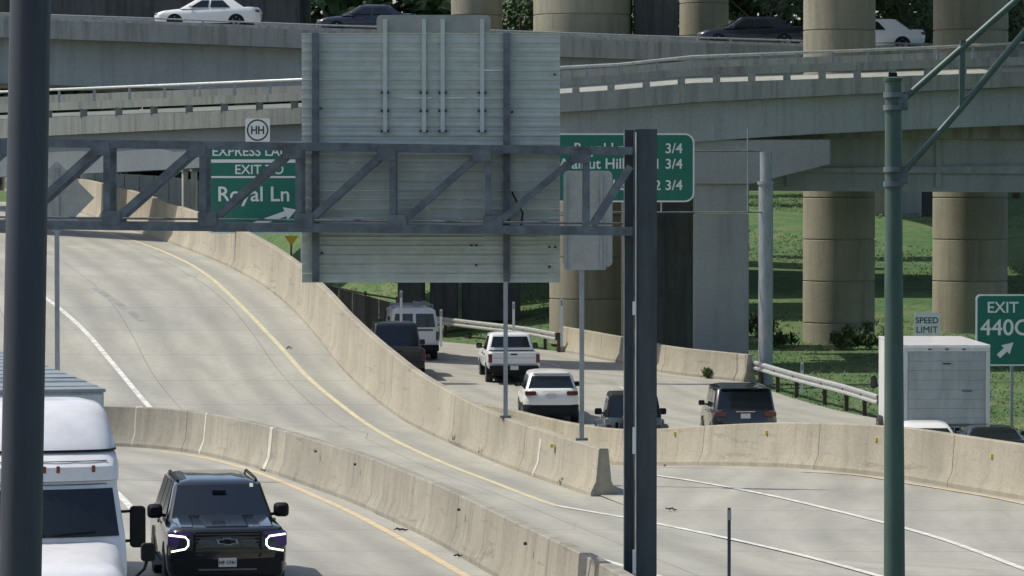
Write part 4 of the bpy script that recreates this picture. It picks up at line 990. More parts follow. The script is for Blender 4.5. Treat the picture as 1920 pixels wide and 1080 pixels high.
def pickup(name, label, loc, heading, paint_, L_=5.4, W=1.92, H=1.80, wheel_r=.39, tail_mat='lamp_red', tailtrim='trim_black'):
    t = base_vehicle(name, label, 'pickup truck', loc, heading); w = W / 2; yf = L_ / 2; yr = -L_ / 2; bz = 1.18
    loft('body', paint_, t, [ring(yf - .1, yr + .08, w - .05, .12, .52, .56, .08, .0), ring(yf, yr + .04, w, .12, .66, .68, .1, .0), ring(yf - .02, yr + .04, w, .12, .95, .98, .1, .0), ring(yf - .14, yr + .05, w - .04, .12, 1.06, bz - .03, .08, .0), ring(yf - .3, yr + .07, w - .08, .12, 1.10, bz, .06, .0), ring(yf - 1.0, yr + .3, w - .3, .12, 1.13, bz, .0, .0)])
    # bed opening drawn as a dark well, tailgate with its own panel
    mb = MB(); mb.box(-w + .14, w - .14, yr + .16, yr + 1.65, bz - .02, bz + .006); mb.build('bed_well', 'trim_black', t, 0)
    f = cabin_fn(bz - .02, H - .03, (yf - 1.45, yf - 2.15), (yr + 1.75, yr + 1.98), (w - .07, w - .22))
    cf = f(bz)[0]
    glasshouse(t, f, bz - .02, H - .03, paint_, [(cf - .4, cf - 1.05, cf - .95, cf - 1.1), (cf - 1.15, yr + 2.0, cf - 1.18, yr + 2.12)], 'glass_dark', rear_z0=bz + .1, m=.1)
    mb = MB(); mb.prism(rrect(-w + .16, w - .16, .74, bz - .02, .04, 3), yr + .005, yr + .06); tg = mb.build('tailgate', paint_, t, 0)
    mb = MB(); mb.box(-.12, .12, yr - .006, yr + .006, 1.06, 1.11); mb.build('handle', 'trim_black', tg, 0)
    mb = MB(); mb.box(-w + .2, w - .2, yr - .002, yr + .006, .95, .96); mb.build('crease', 'trim_gray', tg, 0)
    for s in (-1, 1):
        mb = MB(); mb.prism(rrect(min(s * (w - .015), s * (w - .15)), max(s * (w - .015), s * (w - .15)), .78, 1.10, .03, 3), yr + .0, yr + .2); mb.build('taillight', tail_mat, t, 0)
        mirror(t, s * (w - .02), cf - .45, bz + .1, .22, .2)
        mb = MB(); mb.prism(rrect(min(s * (w - .08), s * (w - .42)), max(s * (w - .08), s * (w - .42)), .86, 1.0, .03, 3), yf - .1, yf + .02); mb.build('headlight', 'lamp_clear', t, 0)
        for y in (yf - .95, yr + 1.15):
            wheel(t, s * (w - .12), y, wheel_r, .25); arch(t, s * (w + .006), y, wheel_r + .07, wheel_r * .85)
        for y in (cf - 1.0, cf - 1.9): mb = MB(); mb.box(s * (w + .003) - .015, s * (w + .003) + .015, y - .1, y + .1, 1.0, 1.04); mb.build('door_handle', 'trim_black', t, 0)
    mb = MB(); mb.prism(rrect(-w + .06, w - .06, .46, .68, .05, 3), yr - .12, yr + .09); bp_ = mb.build('rear_bumper', tailtrim, t, 0, .02)
    plate(t, yr - .121, .60)
    mb = MB(); mb.box(-w + .2, w - .2, yr + .2, yf - .4, .30, .52); mb.build('chassis', 'black_void', t, 0)
    mb = MB(); mb.tube([Vector((-w + .1, yr + 1.15, wheel_r)), Vector((w - .1, yr + 1.15, wheel_r))], .07, 10); mb.build('rear_axle', 'black_void', t, 40)
    return t

def sedan(name, label, loc, heading, paint_, L_=4.85, W=1.84, H=1.43, wheel_r=.34, group=None):
    t = base_vehicle(name, label, 'car', loc, heading, group); w = W / 2; yf = L_ / 2; yr = -L_ / 2; belt = .95
    loft('body', paint_, t, [ring(yf - .15, yr + .12, w - .06, .25, .2, .24, .1, .08), ring(yf - .02, yr + .02, w, .28, .38, .42, .12, .1), ring(yf, yr, w, .28, .58, .66, .12, .1), ring(yf - .1, yr + .03, w - .02, .28, .70, .86, .12, .1), ring(yf - .35, yr + .1, w - .08, .25, .80, .98, .08, .06), ring(yf - .9, yr + .35, w - .2, .22, .88, 1.0, .04, .04), ring(yf - 1.5, yr + .8, w - .4, .2, .93, 1.0)])
    f = cabin_fn(belt, H - .04, (yf - 1.15, yf - 2.05), (yr + .55, yr + 1.35), (w - .07, w - .28))
    cf = f(belt)[0]
    glasshouse(t, f, belt, H - .04, paint_, [(cf - .5, cf - 1.35, cf - 1.05, cf - 1.4), (cf - 1.45, cf - 2.4, cf - 1.5, cf - 2.05)], 'glass_dark')
    for s in (-1, 1):
        for y in (yf - .92, yr + 1.05):
            wheel(t, s * (w - .11), y, wheel_r, .22); arch(t, s * (w + .006), y, wheel_r + .05, wheel_r * .8)
        mirror(t, s * (w - .02), cf - .5, belt + .06, .18, .13, paint_)
        mb = MB(); mb.prism(rrect(min(s * (w - .06), s * (w - .45)), max(s * (w - .06), s * (w - .45)), .74, .86, .03, 3), yr - .05, yr + .2); mb.build('taillight', 'lamp_red', t, 0)
        mb = MB(); mb.prism(rrect(min(s * (w - .12), s * (w - .5)), max(s * (w - .12), s * (w - .5)), .60, .70, .03, 3), yf - .2, yf + .02); mb.build('headlight', 'lamp_clear', t, 0)
        for y in (cf - 1.2, cf - 2.1): mb = MB(); mb.box(s * (w + .003) - .015, s * (w + .003) + .015, y - .1, y + .1, .84, .87); mb.build('door_handle', paint_, t, 0)
    mb = MB(); mb.box(-w + .2, w - .2, yr + .3, yf - .3, .14, .24); mb.build('underbody', 'black_void', t, 0)
    plate(t, yr - .11, .72)
    return t

def on_road(x, D, zf): return Vector(((x - 960) * D / F, D, zf(D)))
def front_of(pos, heading, half): h = R(heading); return pos + Vector((math.sin(h), math.cos(h), 0)) * half

# white crossover, rear at D=128.6
hd = -2.4; r_ = on_road(1034, 127.0, z_free); suv('crossover', 'white crossover seen from behind beside the grey median pole', front_of(r_, hd, 2.3), hd, 'paint_white', skirt=.60, rear_lo=1.16, belt=1.10, H=1.70, cut=.38, plate_z=.93)
# white pickup
hd = -4.4; r_ = on_road(964, 140.6, z_free); pickup('pickup_truck', 'white pickup truck seen from behind under the large sign', front_of(r_, hd, 2.7), hd, 'paint_white')
# dark pickup half hidden by the ramp barrier
hd = -5.0; r_ = on_road(747, 142.0, z_free); pickup('pickup_truck', 'black pickup truck half hidden by the ramp barrier in front of the van', front_of(r_, hd, 2.8), hd, 'paint_dark', 5.6, 2.04, 2.08, tailtrim='paint_dark')
# dark big wagon
hd = -1.6; r_ = on_road(1398, 118.5, z_free) + Vector((0, 0, -.1)); suv('sport_utility_vehicle', 'black sport utility vehicle seen from behind over the low median barrier', front_of(r_, hd, 2.6), hd, 'paint_dark', 5.2, 2.02, 1.88, 1.16, 1.12, .40, rear_lo=1.2, boxy=.9, cut=.30, plate_z=1.02, skirt=.5)

# panel van
def van():
    hd = -5.8; r_ = on_road(777, 153.0, z_free); L_ = 5.6; w = 1.0; H = 2.08
    t = base_vehicle('van', 'white panel van with ladder rack seen from behind, dark rear windows', 'van', front_of(r_, hd, L_ / 2), hd); yf = L_ / 2; yr = -L_ / 2
    loft('body', 'paint_white', t, [ring(yf - .1, yr + .03, w - .04, .12, .42, .42, .1), ring(yf, yr, w, .14, .62, .62, .12), ring(yf - .1, yr, w, .14, 1.0, 1.05, .1), ring(yf - .5, yr + .01, w - .02, .14, 1.1, 1.2, .06), ring(yf - 1.1, yr + .03, w - .06, .14, 1.35, 1.35), ring(yf - 1.6, yr + .08, w - .14, .16, H - .12, H - .10), ring(yf - 1.8, yr + .16, w - .28, .16, H, H), ring(yf - 2.2, yr + .5, w - .6, .16, H + .03, H + .03)])
    for s in (-1, 1):
        panel('rear_window', 'glass_dark', t, [(s * .06, yr + .02, 1.32), (s * (w - .16), yr + .025, 1.32), (s * (w - .24), yr + .07, H - .22), (s * .06, yr + .07, H - .22)][::s if s > 0 else -1], .012)
        mb = MB(); mb.box(min(s * (w - .02), s * (w - .14)), max(s * (w - .02), s * (w - .14)), yr - .012, yr + .1, .80, 1.15); mb.build('taillight', 'lamp_red', t, 0)
        mirror(t, s * (w - .04), yf - 1.5, 1.35, .2, .3)
        for y in (yf - .95, yr + 1.2): wheel(t, s * (w - .13), y, .37, .24); arch(t, s * (w + .006), y, .43, .34)
        panel('side_window', 'glass_dark', t, [(s * (w - .055), yf - 1.5, 1.38), (s * (w - .055), yf - 2.3, 1.38), (s * (w - .13), yf - 2.3, 1.88), (s * (w - .13), yf - 1.75, 1.88)], .02)
        panel('door', 'paint_white', t, [(s * .02, yr - .002, .7), (s * (w - .15), yr - .002, .7), (s * (w - .15), yr, 1.28), (s * .02, yr, 1.28)], .006)
        panel('side_sign', 'sign_ink', t, [(s * (w - .075), yr + 1.0, 1.55), (s * (w - .075), yr + 2.2, 1.55), (s * (w - .10), yr + 2.2, 1.70), (s * (w - .10), yr + 1.0, 1.70)], .02)
    panel('windshield', 'glass_dark', t, [(-(w - .2), yf - 1.12, 1.38), (w - .2, yf - 1.12, 1.38), (w - .3, yf - 1.56, H - .16), (-(w - .3), yf - 1.56, H - .16)], .03)
    mb = MB(); mb.prism(rrect(-w + .03, w - .03, .36, .62, .04, 3), yr - .16, yr + .05); mb.build('rear_bumper', 'trim_black', t, 0, .02)
    plate(t, yr - .162, .5)
    for y in (yr + .6, yr + 1.6, yr + 2.6):
        mb = MB(); mb.bar(Vector((-.8, y, H + .12)), Vector((.8, y, H + .12)), .04, .04); mb.build('rack_bar', 'galv', t, 0)
        for s in (-1, 1): mb = MB(); mb.bar(Vector((s * .78, y, H - .06)), Vector((s * .78, y, H + .12)), .035, .035, Vector((0, 1, 0))); mb.build('rack_foot', 'galv', t, 0)
    mb = MB(); mb.bar(Vector((.2, yr + .4, H + .17)), Vector((.2, yr + 3.2, H + .17)), .05, .07); mb.bar(Vector((.6, yr + .4, H + .17)), Vector((.6, yr + 3.2, H + .17)), .05, .07)
    for k in range(9): y = yr + .6 + k * .3; mb.bar(Vector((.2, y, H + .17)), Vector((.6, y, H + .17)), .03, .03)
    mb.build('ladder', 'galv', t, 0)
    text('SERVICE', .15, 'trim_gray', t, (0, yr - .02, 1.17), 'lettering', 'CENTER', .01) if False else None
    mb = MB(); mb.box(-w + .25, w - .25, yr - .012, yr + .0, 1.17, 1.25); mb.build('lettering_band', 'trim_gray', t, 0)
    mb = MB(); mb.box(-w + .2, w - .2, yr + .2, yf - .5, .25, .42); mb.build('chassis', 'black_void', t, 0)
    return t
van()

# boxy grey off-roader behind the post
def offroader():
    hd = -.5; r_ = on_road(1189, 110.6, z_free); L_ = 4.1; w = .82; H = 1.86
    t = base_vehicle('off_road_vehicle', 'boxy grey off-road vehicle mostly hidden behind the gantry post', 'car', front_of(r_, hd, L_ / 2), hd); yf = L_ / 2; yr = -L_ / 2 + .3
    loft('body', 'paint_gray', t, [ring(yf - .1, yr + .02, w - .02, .06, .5, .5), ring(yf - .05, yr, w, .06, .6, .6), ring(yf - .05, yr, w, .06, 1.08, 1.16), ring(yf - .1, yr + .03, w - .04, .06, 1.12, 1.2)])
    f = cabin_fn(1.18, H, (yf - 1.25, yf - 1.55), (yr + .02, yr + .14), (w - .01, w - .14))
    glasshouse(t, f, 1.18, H, 'trim_black', [(yf - 1.45, yf - 2.2, yf - 1.65, yf - 2.2), (yf - 2.3, yr + .2, yf - 2.3, yr + .3)], 'glass_dark', r0=.06, bow=.02, crown=.02)
    for s in (-1, 1):
        for y in (yf - .72, yr + .5):
            wheel(t, s * (w + .02), y, .41, .28, 'rim_dark')
            mb = MB(); a = [(s * (w - .02), y + .62, .62), (s * (w - .02), y + .42, .98), (s * (w - .02), y - .42, .98), (s * (w - .02), y - .62, .62)]
            vs = [Vector(p) for p in a] + [Vector((s * (w + .2), p[1], p[2] - .03)) for p in a]; vs += [v - Vector((0, 0, .06)) for v in vs]
            mb.add(vs, [(0, 1, 5, 4), (1, 2, 6, 5), (2, 3, 7, 6), (8, 12, 13, 9), (9, 13, 14, 10), (10, 14, 15, 11), (4, 5, 13, 12), (5, 6, 14, 13), (6, 7, 15, 14), (0, 4, 12, 8), (3, 11, 15, 7)]); mb.build('fender_flare', 'paint_gray', t, 0)
        mb = MB(); mb.box(min(s * (w - .02), s * (w - .17)), max(s * (w - .02), s * (w - .17)), yr - .07, yr + .02, .82, 1.02); tl = mb.build('taillight', 'trim_gray', t, 0, .015)
        mb = MB(); mb.box(min(s * (w - .05), s * (w - .14)), max(s * (w - .05), s * (w - .14)), yr - .074, yr - .068, .85, .99); mb.build('lens', 'lamp_red', tl, 0)
        for x0_ in (.30, .44): mb = MB(); mb.box(min(s * x0_, s * (x0_ + .09)), max(s * x0_, s * (x0_ + .09)), yr - .012, yr + .01, .72, 1.06); mb.build('tailgate_recess', 'trim_black', t, 0)
        mirror(t, s * (w + .02), yf - 1.5, 1.25, .22, .19)
    e = bpy.data.objects.new('spare_wheel', None); C.objects.link(e); e.parent = t; e.location = (.02, yr - .16, 1.02)
    mb = MB(); rr = []
    for h, q in ((-.12, .25), (-.12, .37), (-.08, .40), (.08, .40), (.12, .37), (.12, .25)): rr.append([Vector((q * math.cos(2 * math.pi * k / 28), h, q * math.sin(2 * math.pi * k / 28))) for k in range(28)])
    mb.rings(rr); mb.build('tyre', 'tyre', e, 30)
    mb = MB(); mb.rings([[Vector((q * math.cos(2 * math.pi * k / 28), h, q * math.sin(2 * math.pi * k / 28))) for k in range(28)] for h, q in ((0, .26), (-.1, .24), (-.06, .06))]); mb.build('rim', 'rim_dark', e, 30)
    mb = MB(); mb.box(-w - .1, w + .1, yr - .2, yr - .02, .48, .62); mb.build('rear_bumper', 'trim_black', t, 0, .02)
    mb = MB(); mb.box(-.5, .5, yf - .06, yf + .1, .5, .65); mb.build('front_bumper', 'trim_black', t, 0, .02)
    mb = MB(); mb.box(-.55, .55, yr + .3, yf - .3, .32, .5); mb.build('chassis', 'black_void', t, 0)
    mb = MB(); mb.box(-.28, .28, yr + .1, yr + .5, H + .03, H + .08); mb.build('roof_rack', 'trim_black', t, 0)
    return t
offroader()

# white box truck at right
def box_truck():
    hd = -.8; r_ = on_road(1776, 112.0, z_free) + Vector((0, 0, -.12)); t = base_vehicle('box_truck', 'white box truck seen from behind right of the green light pole', 'truck', r_, hd)
    w = 1.27; z0 = 1.0; z1 = 3.42; Lb = 6.6
    mb = MB(); mb.box(-w, w, .06, Lb, z0, z1 - .06); mb.build('box', 'box_white', t, 0, .02)
    mb = MB(); mb.box(-w - .01, w + .01, .03, Lb + .01, z1 - .058, z1); mb.build('roof', 'paint_truck_white', t, 0, .015)
    for s in (-1, 1): mb = MB(); mb.box(min(s * w, s * (w - .13)), max(s * w, s * (w - .13)), 0, .058, z0 - .05, z1 - .2); mb.build('rear_frame', 'box_white', t, 0, .01)
    mb = MB(); mb.box(-w, w, -.002, .056, z1 - .198, z1 - .06); mb.build('header', 'box_white', t, 0, .01)
    n_ = 8; dh = (z1 - .2 - z0) / n_
    for k in range(n_): mb = MB(); mb.box(-w + .14, w - .14, .02, .055, z0 + k * dh + .002, z0 + (k + 1) * dh - .002); mb.build('door_slat', 'box_door', t, 0, .006)
    for x in (-.5, 0, .5): mb = MB(); mb.box(x - .05, x + .05, -.012, -.001, z1 - .15, z1 - .11); mb.build('marker_lamp', 'lamp_red', t, 0)
    mb = MB(); mb.box(-w + .135, w - .135, .004, .0195, z0 + .03, z0 + .11); mb.build('pull_bar', 'trim_gray', t, 0)
    mb = MB(); mb.box(-.16, .16, -.135, -.121, z0 - .21, z0 - .08); mb.build('license_plate', 'plate', t, 0)
    mb = MB(); mb.box(-.12, .12, -.0, .02, z0 + 1.85, z0 + 1.88); mb.build('latch', 'trim_black', t, 0)
    mb = MB(); mb.box(.45, .75, .005, .02, z0 + 1.05, z0 + 1.09); mb.build('handle', 'trim_gray', t, 0)
    mb = MB(); mb.box(-w + .05, w - .05, -.12, .06, z0 - .22, z0 - .06); mb.build('sill', 'trim_gray', t, 0, .01)
    for x in (-w + .25, w - .3, w - .12): mb = MB(); mb.box(x - .03, x + .03, -.14, -.1, z0 - .1, z0 + .12); mb.build('bumper_pad', 'trim_black', t, 0)
    mb = MB(); mb.box(-w + .1, w - .1, -.1, .1, .45, .6); mb.build('bumper', 'trim_gray', t, 0, .01)
    for s in (-1, 1):
        mb = MB(); mb.box(min(s * .35, s * .45), max(s * .35, s * .45), .1, Lb + 1.5, .62, .98); mb.build('frame_rail', 'trim_black', t, 0)
        mb = MB(); mb.box(min(s * .6, s * .85), max(s * .6, s * .85), -.13, -.1, z0 - .2, z0 - .1); mb.build('taillight', 'lamp_red', t, 0)
        wheel(t, s * (w - .2), 1.6, .46, .5, 'rim'); wheel(t, s * (w - .2), Lb + .9, .46, .28, 'rim')
        mirror(t, s * (w - .05), Lb + .9, 1.95, .2, .4)
    loft('cab', 'paint_truck_white', t, [ring(Lb + 2.0, Lb + .15, 1.05, .15, .6, .6, .08), ring(Lb + 1.9, Lb + .15, 1.05, .15, 1.4, 1.4, .08), ring(Lb + 1.3, Lb + .15, .95, .15, 2.2, 2.2, .05), ring(Lb + 1.0, Lb + .2, .8, .15, 2.3, 2.3)])
    return t
box_truck()
sedan('sedan', 'white sedan roof just showing over the median barrier below the box truck', front_of(on_road(1740, 105.4, z_free) + Vector((0, 0, -.18)), 3, 2.0), 3, 'paint_white', 4.4, 1.8, 1.28)
sedan('sedan', 'dark sedan roof just showing over the median barrier at the right edge', front_of(on_road(1868, 104.0, z_free) + Vector((0, 0, -.30)), 3, 2.0), 3, 'paint_dark', 4.6, 1.82, 1.27)
# cars on the upper overpass
def on_overpass(x): 
    p = P(x, y_par(x) + 6, 180.0); return Vector((x - 960, 0, 0)) * 184 / F + Vector((0, 183.8, p.z + .02))
def up(x, dz=0.0): q = on_overpass(x); q.z += dz; return q
sedan('sedan', 'white sedan passing on the upper overpass at top left', up(392, .05), -90, 'paint_white', 4.9, 1.84, 1.45)
sedan('sedan', 'dark blue sedan on the upper overpass above the large sign', up(690), -90, 'paint_navy', 4.7, 1.84, 1.43)
sedan('sedan', 'dark blue sedan on the upper overpass left of the tan column', up(1408), -90, 'paint_navy', 5.1, 1.86, 1.46)
sedan('sedan', 'white sedan on the upper overpass partly hidden by the tan column', up(1622), -90, 'paint_white', 5.4, 1.9, 1.5)

# ---- black front-facing wagon at lower left
def black_wagon():
    L_ = 5.35; w = 1.03; H = 1.81; hd = 180 - 8.6
    c = Vector(((425 - 960) * 65.6 / F, 65.6, 0)); h = R(hd)
    t = base_vehicle('sport_utility_vehicle', 'black sport utility vehicle with glowing C-shaped lamps coming towards the camera', 'car', c - Vector((math.sin(h), math.cos(h), 0)) * (L_ / 2), hd)
    yf = L_ / 2; yr = -L_ / 2; p = 'paint_black'
    loft('body', p, t, [ring(yf - .12, yr + .08, w - .06, .2, .30, .32, .06, .05), ring(yf - .02, yr + .02, w - .01, .22, .45, .45, .07, .05), ring(yf, yr, w, .22, .75, .75, .07, .05), ring(yf - .01, yr, w - .01, .22, 1.0, 1.0, .07, .05), ring(yf - .05, yr + .02, w - .045, .22, 1.10, 1.12, .07, .05), ring(yf - .13, yr + .04, w - .09, .2, 1.155, 1.20, .07, .05), ring(yf - .3, yr + .1, w - .15, .2, 1.18, 1.24, .06, .04), ring(yf - .9, yr + .4, w - .3, .2, 1.22, 1.25)])
    # hood with raised shoulders
    for s in (-1, 1):
        mb = MB(); mb.rings([[Vector((s * x, y, z)) for x, z in ((.48, zz - .05), (.58, zz + .012), (.78, zz + .012), (.88, zz - .05))] for y, zz in ((yf - .14, 1.16), (yf - .5, 1.20), (yf - 1.0, 1.235), (yf - 1.45, 1.25))]); mb.build('hood_shoulder', p, t, 30, .02)
    mb = MB(); mb.rings([[Vector((x, y, z)) for x, z in ((-.44, zz - .04), (-.34, zz + .022), (.34, zz + .022), (.44, zz - .04))] for y, zz in ((yf - .10, 1.165), (yf - .5, 1.20), (yf - 1.0, 1.235), (yf - 1.4, 1.25))]); mb.build('hood', p, t, 30, .02)
    f = cabin_fn(1.20, H - .05, (yf - 1.42, yf - 2.25), (yr + .1, yr + .32), (w - .10, w - .27))
    cf = f(1.2)[0]
    glasshouse(t, f, 1.20, H - .05, p, [(cf - .55, cf - 1.4, cf - 1.05, cf - 1.42), (cf - 1.5, cf - 2.35, cf - 1.52, cf - 2.3), (cf - 2.45, yr + .4, cf - 2.42, yr + .55)], 'glass_blue', m=.06, crown=.06, zwin=(1.225, 1.735))
    for s in (-1, 1):
        mb = MB(); fz = f(H - .1); xx = s * (fz[2] - .08)
        mb.tube([Vector((xx, fz[0] - .25, H - .02)), Vector((xx, fz[0] - .4, H + .005)), Vector((xx, fz[1] + .5, H + .005)), Vector((xx, fz[1] + .35, H - .02))], .026, 8); mb.build('roof_rail', 'trim_black', t, 40)
        for y in (yf - 1.0, yr + 1.15): wheel(t, s * (w - .13), y, .41, .28, 'rim_dark'); arch(t, s * (w + .006), y, .48, .38)
        o = mirror(t, s * (w - .05), cf - .62, 1.29, .27, .25, 'trim_black', .16)
        # lamp cluster
        xa, xb = sorted((s * (w - .01), s * (w - .42))); mb = MB(); mb.prism(rrect(xa, xb, .84, 1.10, .04, 3), yf - .20, yf + .012); hl = mb.build('headlight', 'lamp_violet', t, 0)
        xa2 = w - .05; xb2 = w - .36; zt, zb = 1.02, .80
        pts = [Vector((s * (xa2 + .02), yf + .022, zt + .03)), Vector((s * (xb2 + .05), yf + .035, zt - .005)), Vector((s * xb2, yf + .04, zt - .06)), Vector((s * xb2, yf + .04, zb + .07)), Vector((s * (xb2 + .05), yf + .035, zb + .01)), Vector((s * (xa2 - .02), yf + .022, zb - .035))]
        mb = MB(); mb.tube(pts, .0145, 8); mb.build('running_light', 'drl', hl, 40)
        mb = MB(); mb.prism(rrect(*sorted((s * (w - .06), s * (w - .34))), .58, .74, .03, 3), yf - .1, yf + .02); mb.build('fog_lamp_bezel', 'trim_black', t, 0)
        for y in (cf - 1.15, cf - 2.1): mb = MB(); mb.box(s * (w + .003) - .018, s * (w + .003) + .018, y - .12, y + .12, 1.06, 1.10); mb.build('door_handle', p, t, 0)
        mb = MB(); mb.box(*sorted((s * (w - .02), s * (w + .12))), yr + 1.6, yf - 1.5, .36, .40); mb.build('running_board', 'trim_black', t, 0)
    mb = MB(); mb.prism(rrect(-w + .44, w - .44, .66, 1.10, .05, 3), yf - .08, yf + .045); g = mb.build('grille', 'trim_black', t, 0, .01)
    for k in range(7): z = .71 + k * .058; mb = MB(); mb.box(-w + .48, w - .48, yf + .045, yf + .056, z - .010, z + .010); mb.build('grille_bar', 'trim_gray' if k == 4 else 'paint_black', g, 0)
    # plain cross-shaped emblem outline
    em = [(-.19, .895), (-.165, .97), (-.065, .97), (-.055, .995), (.085, .995), (.075, .97), (.19, .97), (.165, .895), (.065, .895), (.055, .87), (-.085, .87), (-.075, .895)]
    mb = MB(); mb.prism(em, yf + .06, yf + .075); mb.build('emblem', 'galv', t, 0)
    mb = MB(); mb.prism([(x * .80, .9325 + (z - .9325) * .66) for x, z in em], yf + .0755, yf + .08); mb.build('emblem_inlay', 'trim_black', t, 0)
    mb = MB(); mb.prism(rrect(-w + .1, w - .1, .36, .64, .06, 3), yf - .1, yf + .06); mb.build('front_bumper', 'trim_black', t, 0, .02)
    mb = MB(); mb.box(-.5, .5, yf + .061, yf + .075, .44, .47); mb.build('bumper_insert', 'trim_gray', t, 0)
    pl_ = MB(); pl_.box(-.155, .155, yf + .062, yf + .078, .50, .655); pl_ = pl_.build('license_plate', 'plate', t, 0)
    tx = text('HF 1741', .085, 'sign_ink', pl_, (0, 0, 0), 'lettering', 'CENTER', .01); tx.data.transform(Matrix.Translation((0, yf + .084, .545)) @ Matrix.Rotation(math.pi, 4, 'Z'))
    mb = MB(); fl = f(1.3); mb.box(-.12, .12, fl[0] - .4, fl[0] - .35, 1.60, 1.66); mb.build('interior_mirror', 'trim_black', t, 0)
    panel('inspection_sticker', 'plate', t, [(-.62, f(1.7)[0] + .05, 1.69), (-.56, f(1.7)[0] + .05, 1.69), (-.56, f(1.75)[0] + .05, 1.75), (-.62, f(1.75)[0] + .05, 1.75)], .02)
    for s in (-1, 1):
        mb = MB(); a = f(1.225); mb.bar(Vector((s * .1, a[0] + .07, 1.235)), Vector((s * .75, a[0] - .02, 1.25)), .02, .02); mb.build('wiper', 'trim_black', t, 0)
    mb = MB(); mb.box(-.7, .7, yr + .3, yf - .4, .22, .32); mb.build('chassis', 'black_void', t, 0)
    return t
black_wagon()

